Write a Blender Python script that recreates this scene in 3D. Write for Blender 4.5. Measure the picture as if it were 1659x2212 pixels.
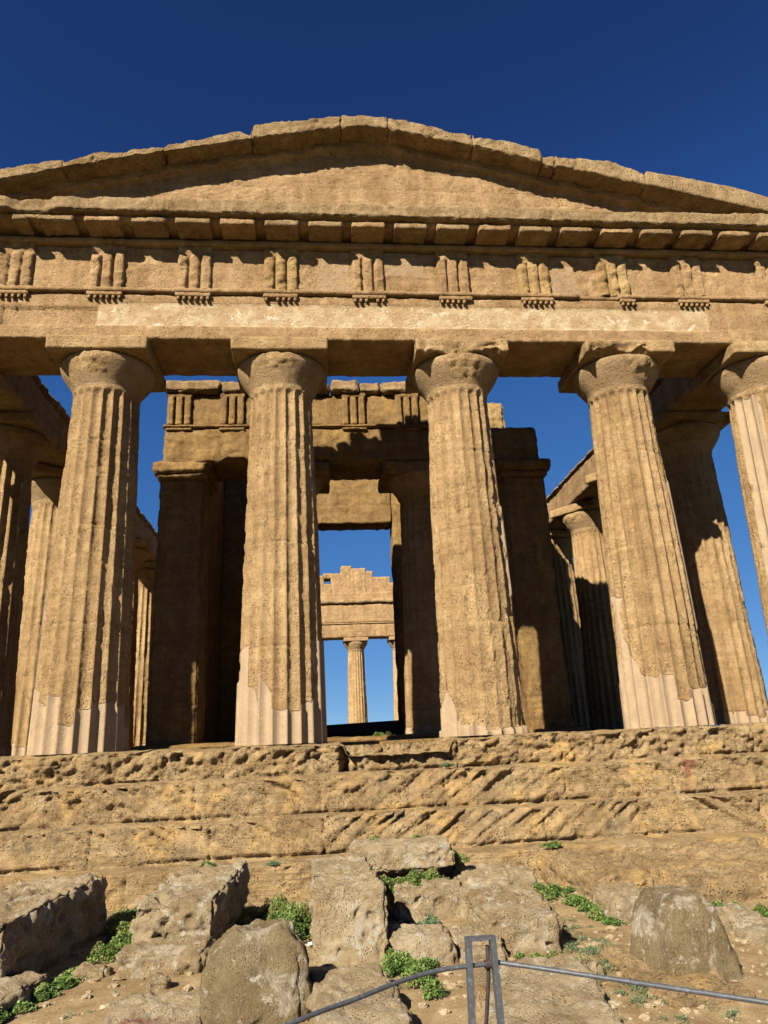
import bpy, math, random
import numpy as np
from mathutils import Matrix, Vector

for o in list(bpy.data.objects): bpy.data.objects.remove(o)
SC = bpy.context.scene
COL = SC.collection
R = math.radians

# ------------------------------------------------------------------ camera
cd = bpy.data.cameras.new('camera'); camo = bpy.data.objects.new('camera', cd); COL.objects.link(camo)
_r = Vector((0.9953495, -0.08629107, -0.04281623)); _u = Vector((0.01441205, -0.30607635, 0.95189787)); _f = Vector((0.09524532, 0.94808814, 0.30340931))
camo.matrix_world = Matrix(((_r.x, _u.x, -_f.x, -1.039), (_r.y, _u.y, -_f.y, -11.974), (_r.z, _u.z, -_f.z, -0.024), (0, 0, 0, 1)))
cd.sensor_fit = 'VERTICAL'; cd.sensor_height = 24.0; cd.lens = 1554.2 / 2212 * 24.0
cd.clip_start = 0.05; cd.clip_end = 6000
SC.camera = camo
SC.render.resolution_x = 768; SC.render.resolution_y = 1024

# ------------------------------------------------------------------ light
SUN = Vector((0.68, 1.0, -0.84)).normalized()            # travel direction of the light
elev = math.asin(-SUN.z); az = math.atan2(-SUN.x, -SUN.y)  # az from +Y towards +X of the sun's place
w = bpy.data.worlds.new('World'); SC.world = w; w.use_nodes = True
nt = w.node_tree; nt.nodes.clear()
sky = nt.nodes.new('ShaderNodeTexSky'); sky.sky_type = 'NISHITA'; sky.sun_disc = False
sky.sun_elevation = elev; sky.sun_rotation = az
sky.altitude = 2500; sky.air_density = 0.75; sky.dust_density = 0.0; sky.ozone_density = 5.0
EXPO = 1.42
bg = nt.nodes.new('ShaderNodeBackground'); bg.inputs[1].default_value = 0.10
wo = nt.nodes.new('ShaderNodeOutputWorld')
# colour response of a saturated clear-day picture: raw sky radiance -> deep blue zenith, paler horizon
sc1 = nt.nodes.new('ShaderNodeVectorMath'); sc1.operation = 'SCALE'; sc1.inputs['Scale'].default_value = 0.08
cv = nt.nodes.new('ShaderNodeRGBCurve')
for k, pts in enumerate((((0.0226, 0.0103), (0.045, 0.033), (0.344, 0.216), (1, 0.60)), ((0.045, 0.0343), (0.092, 0.125), (0.57, 0.451), (1, 0.72)), ((0.106, 0.135), (0.206, 0.370), (0.82, 0.768), (1, 0.85)))):
    c = cv.mapping.curves[k]
    c.points[1].location = pts[-1]
    for p in pts[:-1]: c.points.new(*p)
cv.mapping.update()
sc2 = nt.nodes.new('ShaderNodeVectorMath'); sc2.operation = 'SCALE'; sc2.inputs['Scale'].default_value = 1 / (0.10 * 2 ** EXPO)
nt.links.new(sky.outputs[0], sc1.inputs[0]); nt.links.new(sc1.outputs[0], cv.inputs['Color'])
nt.links.new(cv.outputs[0], sc2.inputs[0]); nt.links.new(sc2.outputs[0], bg.inputs[0]); nt.links.new(bg.outputs[0], wo.inputs[0])
sl = bpy.data.lights.new('sun', 'SUN'); sl.energy = 5.0; sl.angle = R(0.53); sl.color = (1.0, 0.93, 0.80)
so = bpy.data.objects.new('sun', sl); COL.objects.link(so)
so.rotation_euler = SUN.to_track_quat('-Z', 'Y').to_euler(); so.location = (-20, -30, 30)
SC.view_settings.view_transform = 'Standard'; SC.view_settings.look = 'None'
SC.view_settings.exposure = EXPO; SC.view_settings.gamma = 1.0

# ------------------------------------------------------------------ numpy noise
def _h(ix, iy, iz, s):
    h = (ix.astype(np.uint32) * np.uint32(374761393) + iy.astype(np.uint32) * np.uint32(668265263)
         + iz.astype(np.uint32) * np.uint32(2147483647) + np.uint32((s * 974634777) & 0xffffffff))
    h = (h ^ (h >> np.uint32(13))) * np.uint32(1274126177)
    h = (h ^ (h >> np.uint32(16))) * np.uint32(2246822519)
    h = h ^ (h >> np.uint32(15))
    return (h & np.uint32(0xffffff)).astype(np.float64) / float(0xffffff)
def vn(P, s=0):
    F = np.floor(P); I = F.astype(np.int64) + 100000; f = P - F; f = f * f * (3 - 2 * f)
    x, y, z = I[:, 0], I[:, 1], I[:, 2]; fx, fy, fz = f[:, 0], f[:, 1], f[:, 2]
    def c(a, b, d): return _h(x + a, y + b, z + d, s)
    a = (c(0,0,0) * (1-fx) + c(1,0,0) * fx) * (1-fy) + (c(0,1,0) * (1-fx) + c(1,1,0) * fx) * fy
    b = (c(0,0,1) * (1-fx) + c(1,0,1) * fx) * (1-fy) + (c(0,1,1) * (1-fx) + c(1,1,1) * fx) * fy
    return (a * (1-fz) + b * fz) * 2 - 1
def fbm(P, sc, o=4, s=0, g=0.5):
    P = np.asarray(P, float); sc = np.asarray(sc, float)
    r = np.zeros(len(P)); a = 1.0; t = 0.0; k = 1.0
    for i in range(o):
        r += a * vn(P * sc * k + i * 17.3, s * 31 + i); t += a; a *= g; k *= 2.03
    return r / t
def worley(P, sc, s=0):
    P = np.asarray(P, float) * sc; F = np.floor(P); I = F.astype(np.int64) + 100000
    d = np.full(len(P), 9.0)
    for a in (-1, 0, 1):
        for b in (-1, 0, 1):
            for c in (-1, 0, 1):
                x, y, z = I[:, 0] + a, I[:, 1] + b, I[:, 2] + c
                q = np.stack([x - 100000 + _h(x, y, z, s + 1), y - 100000 + _h(x, y, z, s + 2), z - 100000 + _h(x, y, z, s + 3)], 1) - P
                d = np.minimum(d, (q * q).sum(1))
    return np.sqrt(d)
def sst(a, b, x):
    t = np.clip((x - a) / (b - a), 0, 1); return t * t * (3 - 2 * t)

# ------------------------------------------------------------------ materials
def N(nt, t, **k):
    n = nt.nodes.new(t)
    for a, b in k.items():
        if a.startswith('i_'): n.inputs[a[2:].replace('_', ' ')].default_value = b
        else: setattr(n, a, b)
    return n
def ramp(nt, src, p0, p1, c0=(0,0,0,1), c1=(1,1,1,1)):
    r = nt.nodes.new('ShaderNodeValToRGB'); e = r.color_ramp.elements
    e[0].position = p0; e[1].position = p1; e[0].color = c0; e[1].color = c1
    nt.links.new(src, r.inputs[0]); return r.outputs[0]
def mixc(nt, f, a, b, mode='MIX', fac=None):
    m = nt.nodes.new('ShaderNodeMix'); m.data_type = 'RGBA'; m.blend_type = mode
    if f is None: m.inputs[0].default_value = fac
    else: nt.links.new(f, m.inputs[0])
    for v, i in ((a, 6), (b, 7)):
        if isinstance(v, tuple): m.inputs[i].default_value = (*v[:3], 1)
        else: nt.links.new(v, m.inputs[i])
    return m.outputs[2]
def math_(nt, op, a, b=None):
    m = nt.nodes.new('ShaderNodeMath'); m.operation = op
    for v, i in ((a, 0), (b, 1)):
        if v is None: continue
        if isinstance(v, (int, float)): m.inputs[i].default_value = v
        else: nt.links.new(v, m.inputs[i])
    return m.outputs[0]
def noise(nt, vec, sc, det=6, rough=0.6, dist=0.0):
    n = N(nt, 'ShaderNodeTexNoise'); n.inputs['Scale'].default_value = sc; n.inputs['Detail'].default_value = det
    n.inputs['Roughness'].default_value = rough; n.inputs['Distortion'].default_value = dist
    nt.links.new(vec, n.inputs['Vector']); return n.outputs['Fac']

def mat_stone(name, c1, c2, dark, light, dk=(0.60, 0.72), speck=0.25, ochre=None, oc=(0.52, 0.66), bump=0.6, pits=0.5,
              plaster=(0.40, 0.272, 0.165), band=(0.62, 0.46, 0.27), fine=1.0, red=None, layers=False, far=False, lich=0.0, grain=1.0):
    K = 0.70; f_ = lambda c: tuple(v * K for v in c) if c else c
    f_ = lambda c: (c[0] * K * 0.98, c[1] * K * 1.03, c[2] * K * 1.05) if c else c
    c1, c2, dark, light, ochre, plaster, band, red = map(f_, (c1, c2, dark, light, ochre, plaster, band, red))
    m = bpy.data.materials.new(name); m.use_nodes = True; nt = m.node_tree; nt.nodes.clear()
    out = N(nt, 'ShaderNodeOutputMaterial'); b = N(nt, 'ShaderNodeBsdfPrincipled'); nt.links.new(b.outputs[0], out.inputs[0])
    geo = N(nt, 'ShaderNodeNewGeometry'); P = geo.outputs['Position']
    at = N(nt, 'ShaderNodeAttribute', attribute_name='plaster'); pl = at.outputs['Fac']
    bt = N(nt, 'ShaderNodeAttribute', attribute_name='band').outputs['Fac']
    n1 = noise(nt, P, 1.1, 8, 0.62, 0.3)
    col = mixc(nt, ramp(nt, n1, 0.36, 0.66), c1, c2)
    n2 = noise(nt, P, 7.0, 10, 0.72)
    col = mixc(nt, None, col, ramp(nt, n2, 0.30, 0.72, (0.72, 0.69, 0.64, 1), (1.17, 1.17, 1.17, 1)), 'MULTIPLY', 1.0)
    col = mixc(nt, None, col, ramp(nt, noise(nt, P, 38.0 * fine, 8, 0.8), 0.34, 0.66, (1 - 0.20 * grain, 1 - 0.23 * grain, 1 - 0.27 * grain, 1), (1 + 0.14 * grain, 1 + 0.14 * grain, 1 + 0.15 * grain, 1)), 'MULTIPLY', 1.0)
    ms = N(nt, 'ShaderNodeMapping'); ms.inputs['Scale'].default_value = (3.2, 3.2, 0.45); nt.links.new(P, ms.inputs['Vector'])
    col = mixc(nt, None, col, ramp(nt, noise(nt, ms.outputs[0], 1.0, 7, 0.65, 0.4), 0.32, 0.70, (0.74, 0.68, 0.60, 1), (1.12, 1.12, 1.12, 1)), 'MULTIPLY', 1.0)
    mb = N(nt, 'ShaderNodeMapping'); mb.inputs['Scale'].default_value = (0.7, 0.7, 9.0); nt.links.new(P, mb.inputs['Vector'])
    col = mixc(nt, None, col, ramp(nt, noise(nt, mb.outputs[0], 1.0, 6, 0.7, 0.2), 0.35, 0.65, (0.86, 0.83, 0.79, 1), (1.08, 1.08, 1.08, 1)), 'MULTIPLY', 1.0)
    if ochre:
        col = mixc(nt, ramp(nt, noise(nt, P, 1.7, 7, 0.65, 0.8), oc[0], oc[1]), col, ochre)
    if red:
        col = mixc(nt, ramp(nt, noise(nt, P, 1.05, 4, 0.5, 0.4), 0.71, 0.75), col, red)
    n3 = noise(nt, P, 2.3, 12, 0.75)
    col = mixc(nt, ramp(nt, n3, dk[0], dk[1], (0,0,0,1), (0.75,0.75,0.75,1)), col, dark)
    # small light flecks and dark pores
    n4 = noise(nt, P, 30 * fine, 6, 0.7)
    col = mixc(nt, ramp(nt, n4, 0.60, 0.72, (0,0,0,1), (speck*1.6,)*3 + (1,)), col, light)
    vo = N(nt, 'ShaderNodeTexVoronoi'); vo.inputs['Scale'].default_value = 30 * fine; vo.feature = 'F1'
    nt.links.new(P, vo.inputs['Vector'])
    n5 = noise(nt, P, 4.0, 4, 0.6)
    pit = math_(nt, 'MULTIPLY', ramp(nt, vo.outputs['Distance'], 0.12, 0.38, (1,1,1,1), (0,0,0,1)), ramp(nt, n5, 0.42, 0.56))
    pitm = math_(nt, 'MULTIPLY', pit, pits)
    col = mixc(nt, pitm, col, tuple(x * 0.45 for x in dark))
    if lich:
        col = mixc(nt, math_(nt, 'MULTIPLY', ramp(nt, noise(nt, P, 9.0, 9, 0.7), 0.58, 0.64), lich), col, (0.50, 0.455, 0.36))
        col = mixc(nt, math_(nt, 'MULTIPLY', ramp(nt, noise(nt, P, 13.0, 7, 0.7, 0.4), 0.665, 0.70), lich), col, (0.34, 0.15, 0.05))
        col = mixc(nt, math_(nt, 'MULTIPLY', ramp(nt, noise(nt, P, 3.6, 9, 0.7, 0.6), 0.54, 0.64), lich), col, (0.46, 0.40, 0.30))
    # plaster repairs: real render of a paler, pinker mix
    pc = mixc(nt, ramp(nt, noise(nt, P, 3.0, 8, 0.6), 0.35, 0.7), plaster, tuple(x * 0.83 for x in plaster))
    pc = mixc(nt, ramp(nt, noise(nt, P, 5.0, 10, 0.75, 0.5), 0.50, 0.68, (0,0,0,1), (0.75,0.75,0.75,1)), pc, c1)
    plf = ramp(nt, math_(nt, 'ADD', pl, math_(nt, 'MULTIPLY', math_(nt, 'SUBTRACT', noise(nt, P, 9.0, 8, 0.75), 0.5), 1.3)), 0.15, 0.85)
    col = mixc(nt, plf, col, pc)
    bc = mixc(nt, ramp(nt, noise(nt, P, 3.4, 10, 0.66, 0.5), 0.44, 0.62), (0.47 * K, 0.315 * K, 0.165 * K), band)
    bc = mixc(nt, ramp(nt, noise(nt, P, 5.0, 8, 0.6, 0.2), 0.60, 0.635), bc, (0.70 * K, 0.56 * K, 0.39 * K))
    bc = mixc(nt, pitm, bc, (0.25, 0.15, 0.08))
    col = mixc(nt, ramp(nt, bt, 0.4, 0.6), col, bc)
    if far:
        vl = N(nt, 'ShaderNodeVectorMath', operation='DISTANCE'); nt.links.new(P, vl.inputs[0]); vl.inputs[1].default_value = (-0.5, -7, -1.8)
        dn = math_(nt, 'ADD', math_(nt, 'MULTIPLY', vl.outputs['Value'], 0.05), math_(nt, 'MULTIPLY', noise(nt, P, 0.6, 5, 0.6), 0.5))
        col = mixc(nt, ramp(nt, dn, 0.50, 0.62), col, mixc(nt, ramp(nt, noise(nt, P, 1.3, 12, 0.75), 0.42, 0.58), (0.05, 0.06, 0.02), (0.16, 0.13, 0.06)))
    nt.links.new(col, b.inputs['Base Color'])
    b.inputs['Roughness'].default_value = 0.95
    b.inputs['Specular IOR Level'].default_value = 0.12
    # relief
    h = math_(nt, 'ADD', math_(nt, 'MULTIPLY', noise(nt, P, 24.0 * fine, 12, 0.78), 0.75), math_(nt, 'MULTIPLY', noise(nt, P, 75.0 * fine, 6, 0.7), 0.35))
    h = math_(nt, 'SUBTRACT', h, math_(nt, 'MULTIPLY', pit, 0.40))
    if layers:
        mp = N(nt, 'ShaderNodeMapping'); mp.inputs['Rotation'].default_value = (0, R(36), 0); mp.inputs['Scale'].default_value = (1.2, 1, 26)
        nt.links.new(P, mp.inputs['Vector'])
        h = math_(nt, 'ADD', h, math_(nt, 'MULTIPLY', noise(nt, mp.outputs[0], 1.0, 5, 0.6, 0.3), 0.55))
    keep = math_(nt, 'SUBTRACT', 1.0, math_(nt, 'MULTIPLY', plf, 0.78))
    h = math_(nt, 'MULTIPLY', h, keep)
    bp = N(nt, 'ShaderNodeBump'); bp.inputs['Strength'].default_value = bump; bp.inputs['Distance'].default_value = 0.065
    nt.links.new(h, bp.inputs['Height']); nt.links.new(bp.outputs[0], b.inputs['Normal'])
    return m

TAN1, TAN2 = (0.43, 0.275, 0.142), (0.57, 0.378, 0.204)
DK = (0.17, 0.115, 0.06); LT = (0.62, 0.48, 0.29)
M_col = mat_stone('column_stone', (0.50, 0.330, 0.168), (0.64, 0.440, 0.232), DK, LT, dk=(0.62, 0.76), speck=0.45, bump=1.0, pits=0.7, grain=1.8, ochre=(0.50, 0.315, 0.12), oc=(0.60, 0.75))
M_ent = mat_stone('entablature_stone', TAN1, TAN2, DK, LT, dk=(0.62, 0.78), speck=0.35, bump=0.85, pits=0.7, grain=1.5, ochre=(0.44, 0.26, 0.11), oc=(0.60, 0.74))
M_cor = mat_stone('cornice_stone', (0.40, 0.270, 0.140), (0.54, 0.382, 0.212), (0.13, 0.10, 0.055), (0.60, 0.52, 0.33), dk=(0.56, 0.72), speck=0.4, bump=1.0, pits=0.7, grain=1.6)
M_old = mat_stone('trigylph_ochre_stone', (0.45, 0.292, 0.130), (0.56, 0.385, 0.185), (0.28, 0.16, 0.08), LT, speck=0.3, bump=0.9, pits=0.5)
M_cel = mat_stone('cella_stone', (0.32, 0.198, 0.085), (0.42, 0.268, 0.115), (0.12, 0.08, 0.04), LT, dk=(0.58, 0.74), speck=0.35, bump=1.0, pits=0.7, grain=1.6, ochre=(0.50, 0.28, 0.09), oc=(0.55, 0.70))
M_step = mat_stone('weathered_step_stone', (0.43, 0.295, 0.155), (0.57, 0.41, 0.225), (0.13, 0.10, 0.06), (0.62, 0.50, 0.33), dk=(0.53, 0.66), speck=0.5,
                   ochre=(0.60, 0.36, 0.135), oc=(0.52, 0.68), bump=1.0, pits=0.75, grain=1.5, red=(0.36, 0.13, 0.075), layers=True)
M_blk = mat_stone('fallen_block_stone', (0.50, 0.37, 0.215), (0.68, 0.535, 0.35), (0.13, 0.105, 0.075), (0.74, 0.66, 0.52), dk=(0.56, 0.74), speck=0.4,
                  ochre=(0.46, 0.27, 0.11), oc=(0.56, 0.74), bump=1.0, pits=0.6, fine=1.7, lich=0.8, red=(0.37, 0.16, 0.10))
M_boul = mat_stone('boulder_stone', (0.35, 0.258, 0.142), (0.44, 0.335, 0.19), (0.10, 0.085, 0.055), (0.66, 0.60, 0.48), dk=(0.52, 0.70), speck=0.55,
                   ochre=(0.38, 0.23, 0.08), oc=(0.62, 0.76), bump=1.0, pits=0.4, fine=2.2, lich=0.9)
M_grd = mat_stone('sandy_ground', (0.46, 0.325, 0.17), (0.56, 0.41, 0.235), (0.20, 0.15, 0.075), (0.62, 0.50, 0.34), dk=(0.60, 0.78), speck=0.35,
                  bump=0.7, pits=0.25, fine=2.4, far=True)
M_peb = mat_stone('pebble_stone', (0.48, 0.35, 0.21), (0.62, 0.52, 0.38), (0.25, 0.17, 0.10), (0.75, 0.68, 0.55), speck=0.3, bump=0.5, fine=3)

def mat_simple(name, c, c2=None, rough=0.6, metal=0.0, sc=20, bump=0.1, attr=False, spec=0.4):
    m = bpy.data.materials.new(name); m.use_nodes = True; nt = m.node_tree; b = nt.nodes['Principled BSDF']
    geo = N(nt, 'ShaderNodeNewGeometry'); P = geo.outputs['Position']
    n = noise(nt, P, sc, 8, 0.7)
    if attr:
        f = N(nt, 'ShaderNodeAttribute', attribute_name='tint').outputs['Fac']
        col = mixc(nt, ramp(nt, f, 0.0, 0.8), c, c2)
        col = mixc(nt, ramp(nt, f, 0.90, 0.94), col, (0.26, 0.19, 0.08))
    else:
        col = mixc(nt, ramp(nt, n, 0.5, 0.68), c, c2 or c)
    nt.links.new(col, b.inputs['Base Color'])
    b.inputs['Roughness'].default_value = rough; b.inputs['Metallic'].default_value = metal; b.inputs['Specular IOR Level'].default_value = spec
    bp = N(nt, 'ShaderNodeBump'); bp.inputs['Strength'].default_value = bump; bp.inputs['Distance'].default_value = 0.005
    nt.links.new(n, bp.inputs['Height']); nt.links.new(bp.outputs[0], b.inputs['Normal'])
    return m
M_leaf = mat_simple('weed_leaf', (0.030, 0.066, 0.012), (0.125, 0.19, 0.040), rough=0.55, attr=True, bump=0)
M_leafg = mat_simple('weed_leaf_greyish', (0.04, 0.075, 0.035), (0.11, 0.15, 0.07), rough=0.6, attr=True, bump=0)
M_steel = mat_simple('grey_painted_steel', (0.045, 0.048, 0.054), (0.095, 0.10, 0.11), rough=0.45, metal=0.0, sc=45, bump=0.3)
M_rust = mat_simple('rusty_steel', (0.022, 0.017, 0.017), (0.07, 0.032, 0.018), rough=0.8, sc=60, bump=0.5)
M_board = mat_simple('dark_board', (0.012, 0.012, 0.014), (0.018, 0.018, 0.02), rough=0.7)
M_white = mat_simple('pale_litter', (0.75, 0.78, 0.85), (0.5, 0.55, 0.7), rough=0.5)

# ------------------------------------------------------------------ mesh helpers
def link(o, parent=None):
    COL.objects.link(o)
    if parent is not None: o.parent = parent
    return o
def mk(name, V, F, mat, parent=None, attrs=None, smooth=True):
    """V (n,3); F (m,4) or (m,3) int array."""
    V = np.asarray(V, np.float32); F = np.asarray(F, np.int32)
    me = bpy.data.meshes.new(name); k = F.shape[1]
    me.vertices.add(len(V)); me.vertices.foreach_set('co', V.ravel())
    me.loops.add(F.size); me.loops.foreach_set('vertex_index', F.ravel())
    me.polygons.add(len(F)); me.polygons.foreach_set('loop_start', np.arange(0, F.size, k, dtype=np.int32))
    me.polygons.foreach_set('loop_total', np.full(len(F), k, np.int32))
    me.polygons.foreach_set('use_smooth', np.full(len(F), smooth))
    if attrs:
        for an, av in attrs.items():
            a = me.attributes.new(an, 'FLOAT', 'POINT'); a.data.foreach_set('value', np.asarray(av, np.float32))
    me.update(calc_edges=True); me.validate()
    me.materials.append(mat)
    return link(bpy.data.objects.new(name, me), parent)
def tag(o, label=None, cat=None, group=None, kind=None):
    if label: o['label'] = label
    if cat: o['category'] = cat
    if group: o['group'] = group
    if kind: o['kind'] = kind
    return o
def empty(name, loc=(0,0,0), label=None, cat=None, group=None, parent=None):
    o = bpy.data.objects.new(name, None); o.location = loc; o.empty_display_size = 0.3
    link(o, parent); return tag(o, label, cat, group)
def copy_tree(o, parent=None):
    c = o.copy(); COL.objects.link(c); c.parent = parent
    for ch in list(o.children): copy_tree(ch, c)
    return c

def lattice(nx, ny, nz):
    """closed box surface lattice in [-1,1]^3, returns V, quads (outward)"""
    idx = -np.ones((nx+1, ny+1, nz+1), np.int64)
    s = np.zeros_like(idx, bool)
    s[0] = s[-1] = True; s[:, 0] = s[:, -1] = True; s[:, :, 0] = s[:, :, -1] = True
    idx[s] = np.arange(s.sum())
    I, J, K = np.nonzero(s)
    V = np.stack([I / nx * 2 - 1, J / ny * 2 - 1, K / nz * 2 - 1], 1)
    Q = []
    def quads(A, flip):
        a, b, c, d = A[:-1, :-1], A[1:, :-1], A[1:, 1:], A[:-1, 1:]
        q = np.stack([a, b, c, d], -1).reshape(-1, 4); Q.append(q[:, ::-1] if flip else q)
    quads(idx[0], True); quads(idx[-1], False)
    quads(idx[:, 0], False); quads(idx[:, -1], True)
    quads(idx[:, :, 0], True); quads(idx[:, :, -1], False)
    return V, np.concatenate(Q)
def stone(x0, x1, y0, y1, z0, z1, res=0.05, rnd=0.03, amp=0.012, chip=0.03, csc=3.0, pit=0.0, psc=8.0, seed=0, hook=None,
          zb=None, zt=None, shift=None, octs=4, maxn=900, rgh=None):
    """weathered stone box: V, F.  zb/zt optional functions of x giving bottom/top heights."""
    c = np.array([(x0+x1)/2, (y0+y1)/2, (z0+z1)/2]); h = np.array([(x1-x0)/2, (y1-y0)/2, (z1-z0)/2])
    n = [int(min(maxn, max(2, math.ceil(2*q/res)))) for q in h]
    V, F = lattice(*n)
    P = V * h
    r = np.minimum(rnd, h.min() * 0.98)
    q = np.clip(np.abs(P) - (h - r), 0, None); ql = np.maximum(np.linalg.norm(q, axis=1), 1e-9)
    nr = np.sign(P) * q / ql[:, None]
    edge = (np.sort(q, axis=1)[:, 1]) / r
    P = np.sign(P) * np.minimum(np.abs(P), h - r) + nr * r
    W = P + c
    if zb is not None or zt is not None:
        t = (W[:, 2] - z0) / (z1 - z0)
        b = zb(W[:, 0]) if zb is not None else z0; tt = zt(W[:, 0]) if zt is not None else z1
        W[:, 2] = b + t * (tt - b)
    D = fbm(W, csc, octs, seed)                      # chips mostly along the edges
    d = -chip * np.clip(D + 0.05 + 0.55 * edge, 0, 2)
    d += amp * fbm(W, csc * 4.1, 3, seed + 5)
    if pit > 0:
        wl = worley(W + 0.04 * fbm(W, 9, 2, seed + 2)[:, None], psc, seed)
        mask = sst(-0.05, 0.35, fbm(W, csc * 0.9, 3, seed + 9))
        d -= pit * (1 - sst(0.12, 0.5, wl)) * (0.25 + mask)
    W = W + nr * d[:, None]
    W += amp * 0.7 * np.stack([fbm(W, csc * 3, 2, seed + 21), fbm(W, csc * 3, 2, seed + 22), fbm(W, csc * 3, 2, seed + 23)], 1)
    at = None
    if hook:
        W, at = hook(W, nr)
    return W, F, at
def join(parts):
    Vs, Fs, n = [], [], 0
    keys = set(); 
    for p in parts:
        if p[2]: keys |= set(p[2])
    A = {k: [] for k in keys}
    for V, F, at in parts:
        Vs.append(V); Fs.append(F + n); n += len(V)
        for k in keys: A[k].append(at[k] if at and k in at else np.zeros(len(V)))
    return np.concatenate(Vs), np.concatenate(Fs), {k: np.concatenate(v) for k, v in A.items()}
def stone_obj(name, mat, parent, *a, **k):
    V, F, at = stone(*a, **k); return mk(name, V, F, mat, parent, at)
def rotz(V, c, a):
    V = V.copy(); x, y = V[:, 0] - c[0], V[:, 1] - c[1]; ca, sa = math.cos(a), math.sin(a)
    V[:, 0] = c[0] + x*ca - y*sa; V[:, 1] = c[1] + x*sa + y*ca; return V

# ------------------------------------------------------------------ temple root
T = empty('ancient_temple', (0, 0, 0), 'ruined honey coloured stone temple with fluted columns and low pediment on weathered steps', 'temple')

# ------------------------------------------------------------------ columns
ZN, RB, RT = 5.97, 0.71, 0.565
def shaft_mesh(seed, zp, erode=0.6, strips=(), rough=1.0, nth=12, nz=260, joints=(1.55, 3.05, 4.5), kb=0.0):
    nt_ = 20 * nth
    th = np.arange(nt_) / nt_ * 2 * math.pi            # 0 = front (-y), grows towards +x
    z = np.linspace(0, ZN + 0.03, nz)
    TH, Z = np.meshgrid(th, z, indexing='ij'); TH = TH.ravel(); Z = Z.ravel()
    t = Z / ZN
    r0 = RB + (RT - RB) * t + 0.012 * np.sin(math.pi * t)
    dirx, diry = np.sin(TH), -np.cos(TH)
    P = np.stack([dirx * r0, diry * r0, Z], 1) + seed * 7.7
    u = (TH / (2 * math.pi) * 20 + 0.5) % 1.0
    prof = 1 - (2 * u - 1) ** 2
    fi = np.floor(TH / (2 * math.pi) * 20 + 0.5).astype(int) % 20
    phi = (TH + math.pi) % (2 * math.pi) - math.pi
    # plaster zones: bottom with jagged edge, plus vertical strips following flutes
    jag = np.array([_h(np.array([k]), np.array([seed]), np.array([3]), 5)[0] for k in range(20)])[fi]
    zl = zp(phi) * (0.55 + 0.9 * jag) + 0.10 * fbm(P, (4, 4, 6), 3, 2)
    p = sst(-0.012, 0.012, zl - Z)
    for (f0, za, zb_, wdt) in strips:
        dphi = np.abs(phi - R(f0)) / R(wdt) + 0.6 * fbm(P, 3.0, 3, 11)
        dz_ = np.maximum(za - Z, Z - zb_) + 0.12 * fbm(P, 5.0, 3, 12)
        p = np.maximum(p, (1 - sst(0.9, 1.05, dphi)) * (1 - sst(-0.02, 0.02, dz_)))
    e = erode + 0.75 * fbm(P, (0.9, 0.9, 0.7), 3, 3)
    e = np.clip(e, 0, 1) * (1 - p)
    ar = 1 - prof
    depth = 0.084 * (1 - 0.42 * e)
    neck = 1 - sst(ZN - 0.10, ZN, Z)
    d = -depth * prof * neck
    d -= e * ar * 0.032 * (1 + 0.9 * fbm(P, (6, 6, 4), 3, 4))               # arrises knocked back
    d -= e * ar * 0.045 * sst(0.15, 0.5, fbm(P, (7, 7, 5), 3, 14))          # chips in the arrises
    rg = (0.3 + 0.7 * e) * (1 - 0.93 * p) * rough
    d += rg * 0.0125 * fbm(P, 19, 4, 6, 0.7)
    d -= rg * 0.020 * (1 - sst(0.15, 0.5, worley(P + 0.02 * fbm(P, 18, 2, 8)[:, None], (15, 15, 19), 3))) * sst(-0.1, 0.3, fbm(P, 2.2, 3, 7))
    d -= rg * 0.016 * sst(0.1, 0.5, fbm(P, (2.2, 2.2, 3.4), 4, 9))
    d += 0.014 * p
    if kb: d -= kb * (1 - sst(0.2, 0.75, Z + 0.3 * fbm(P, 3, 3, 31))) * (1 - p) * (1 + 1.2 * fbm(P, 4, 4, 32))
    for k, zj in enumerate(joints):
        zz = zj + 0.025 * fbm(np.stack([dirx, diry, Z * 0], 1), 2.0, 3, 40 + k)
        m = np.exp(-((Z - zz) / 0.013) ** 2) * (1 - p) * (0.35 + 0.65 * sst(-0.3, 0.2, fbm(P, 1.5, 2, 50 + k)))
        d -= 0.024 * m
    r = r0 + d
    V = np.stack([dirx * r, diry * r, Z], 1)
    idx = np.arange(nt_ * nz).reshape(nt_, nz); a = idx; b = np.roll(idx, -1, 0)
    F = np.stack([a[:, :-1], b[:, :-1], b[:, 1:], a[:, 1:]], -1).reshape(-1, 4)
    return V, F, {'plaster': p}
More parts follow.
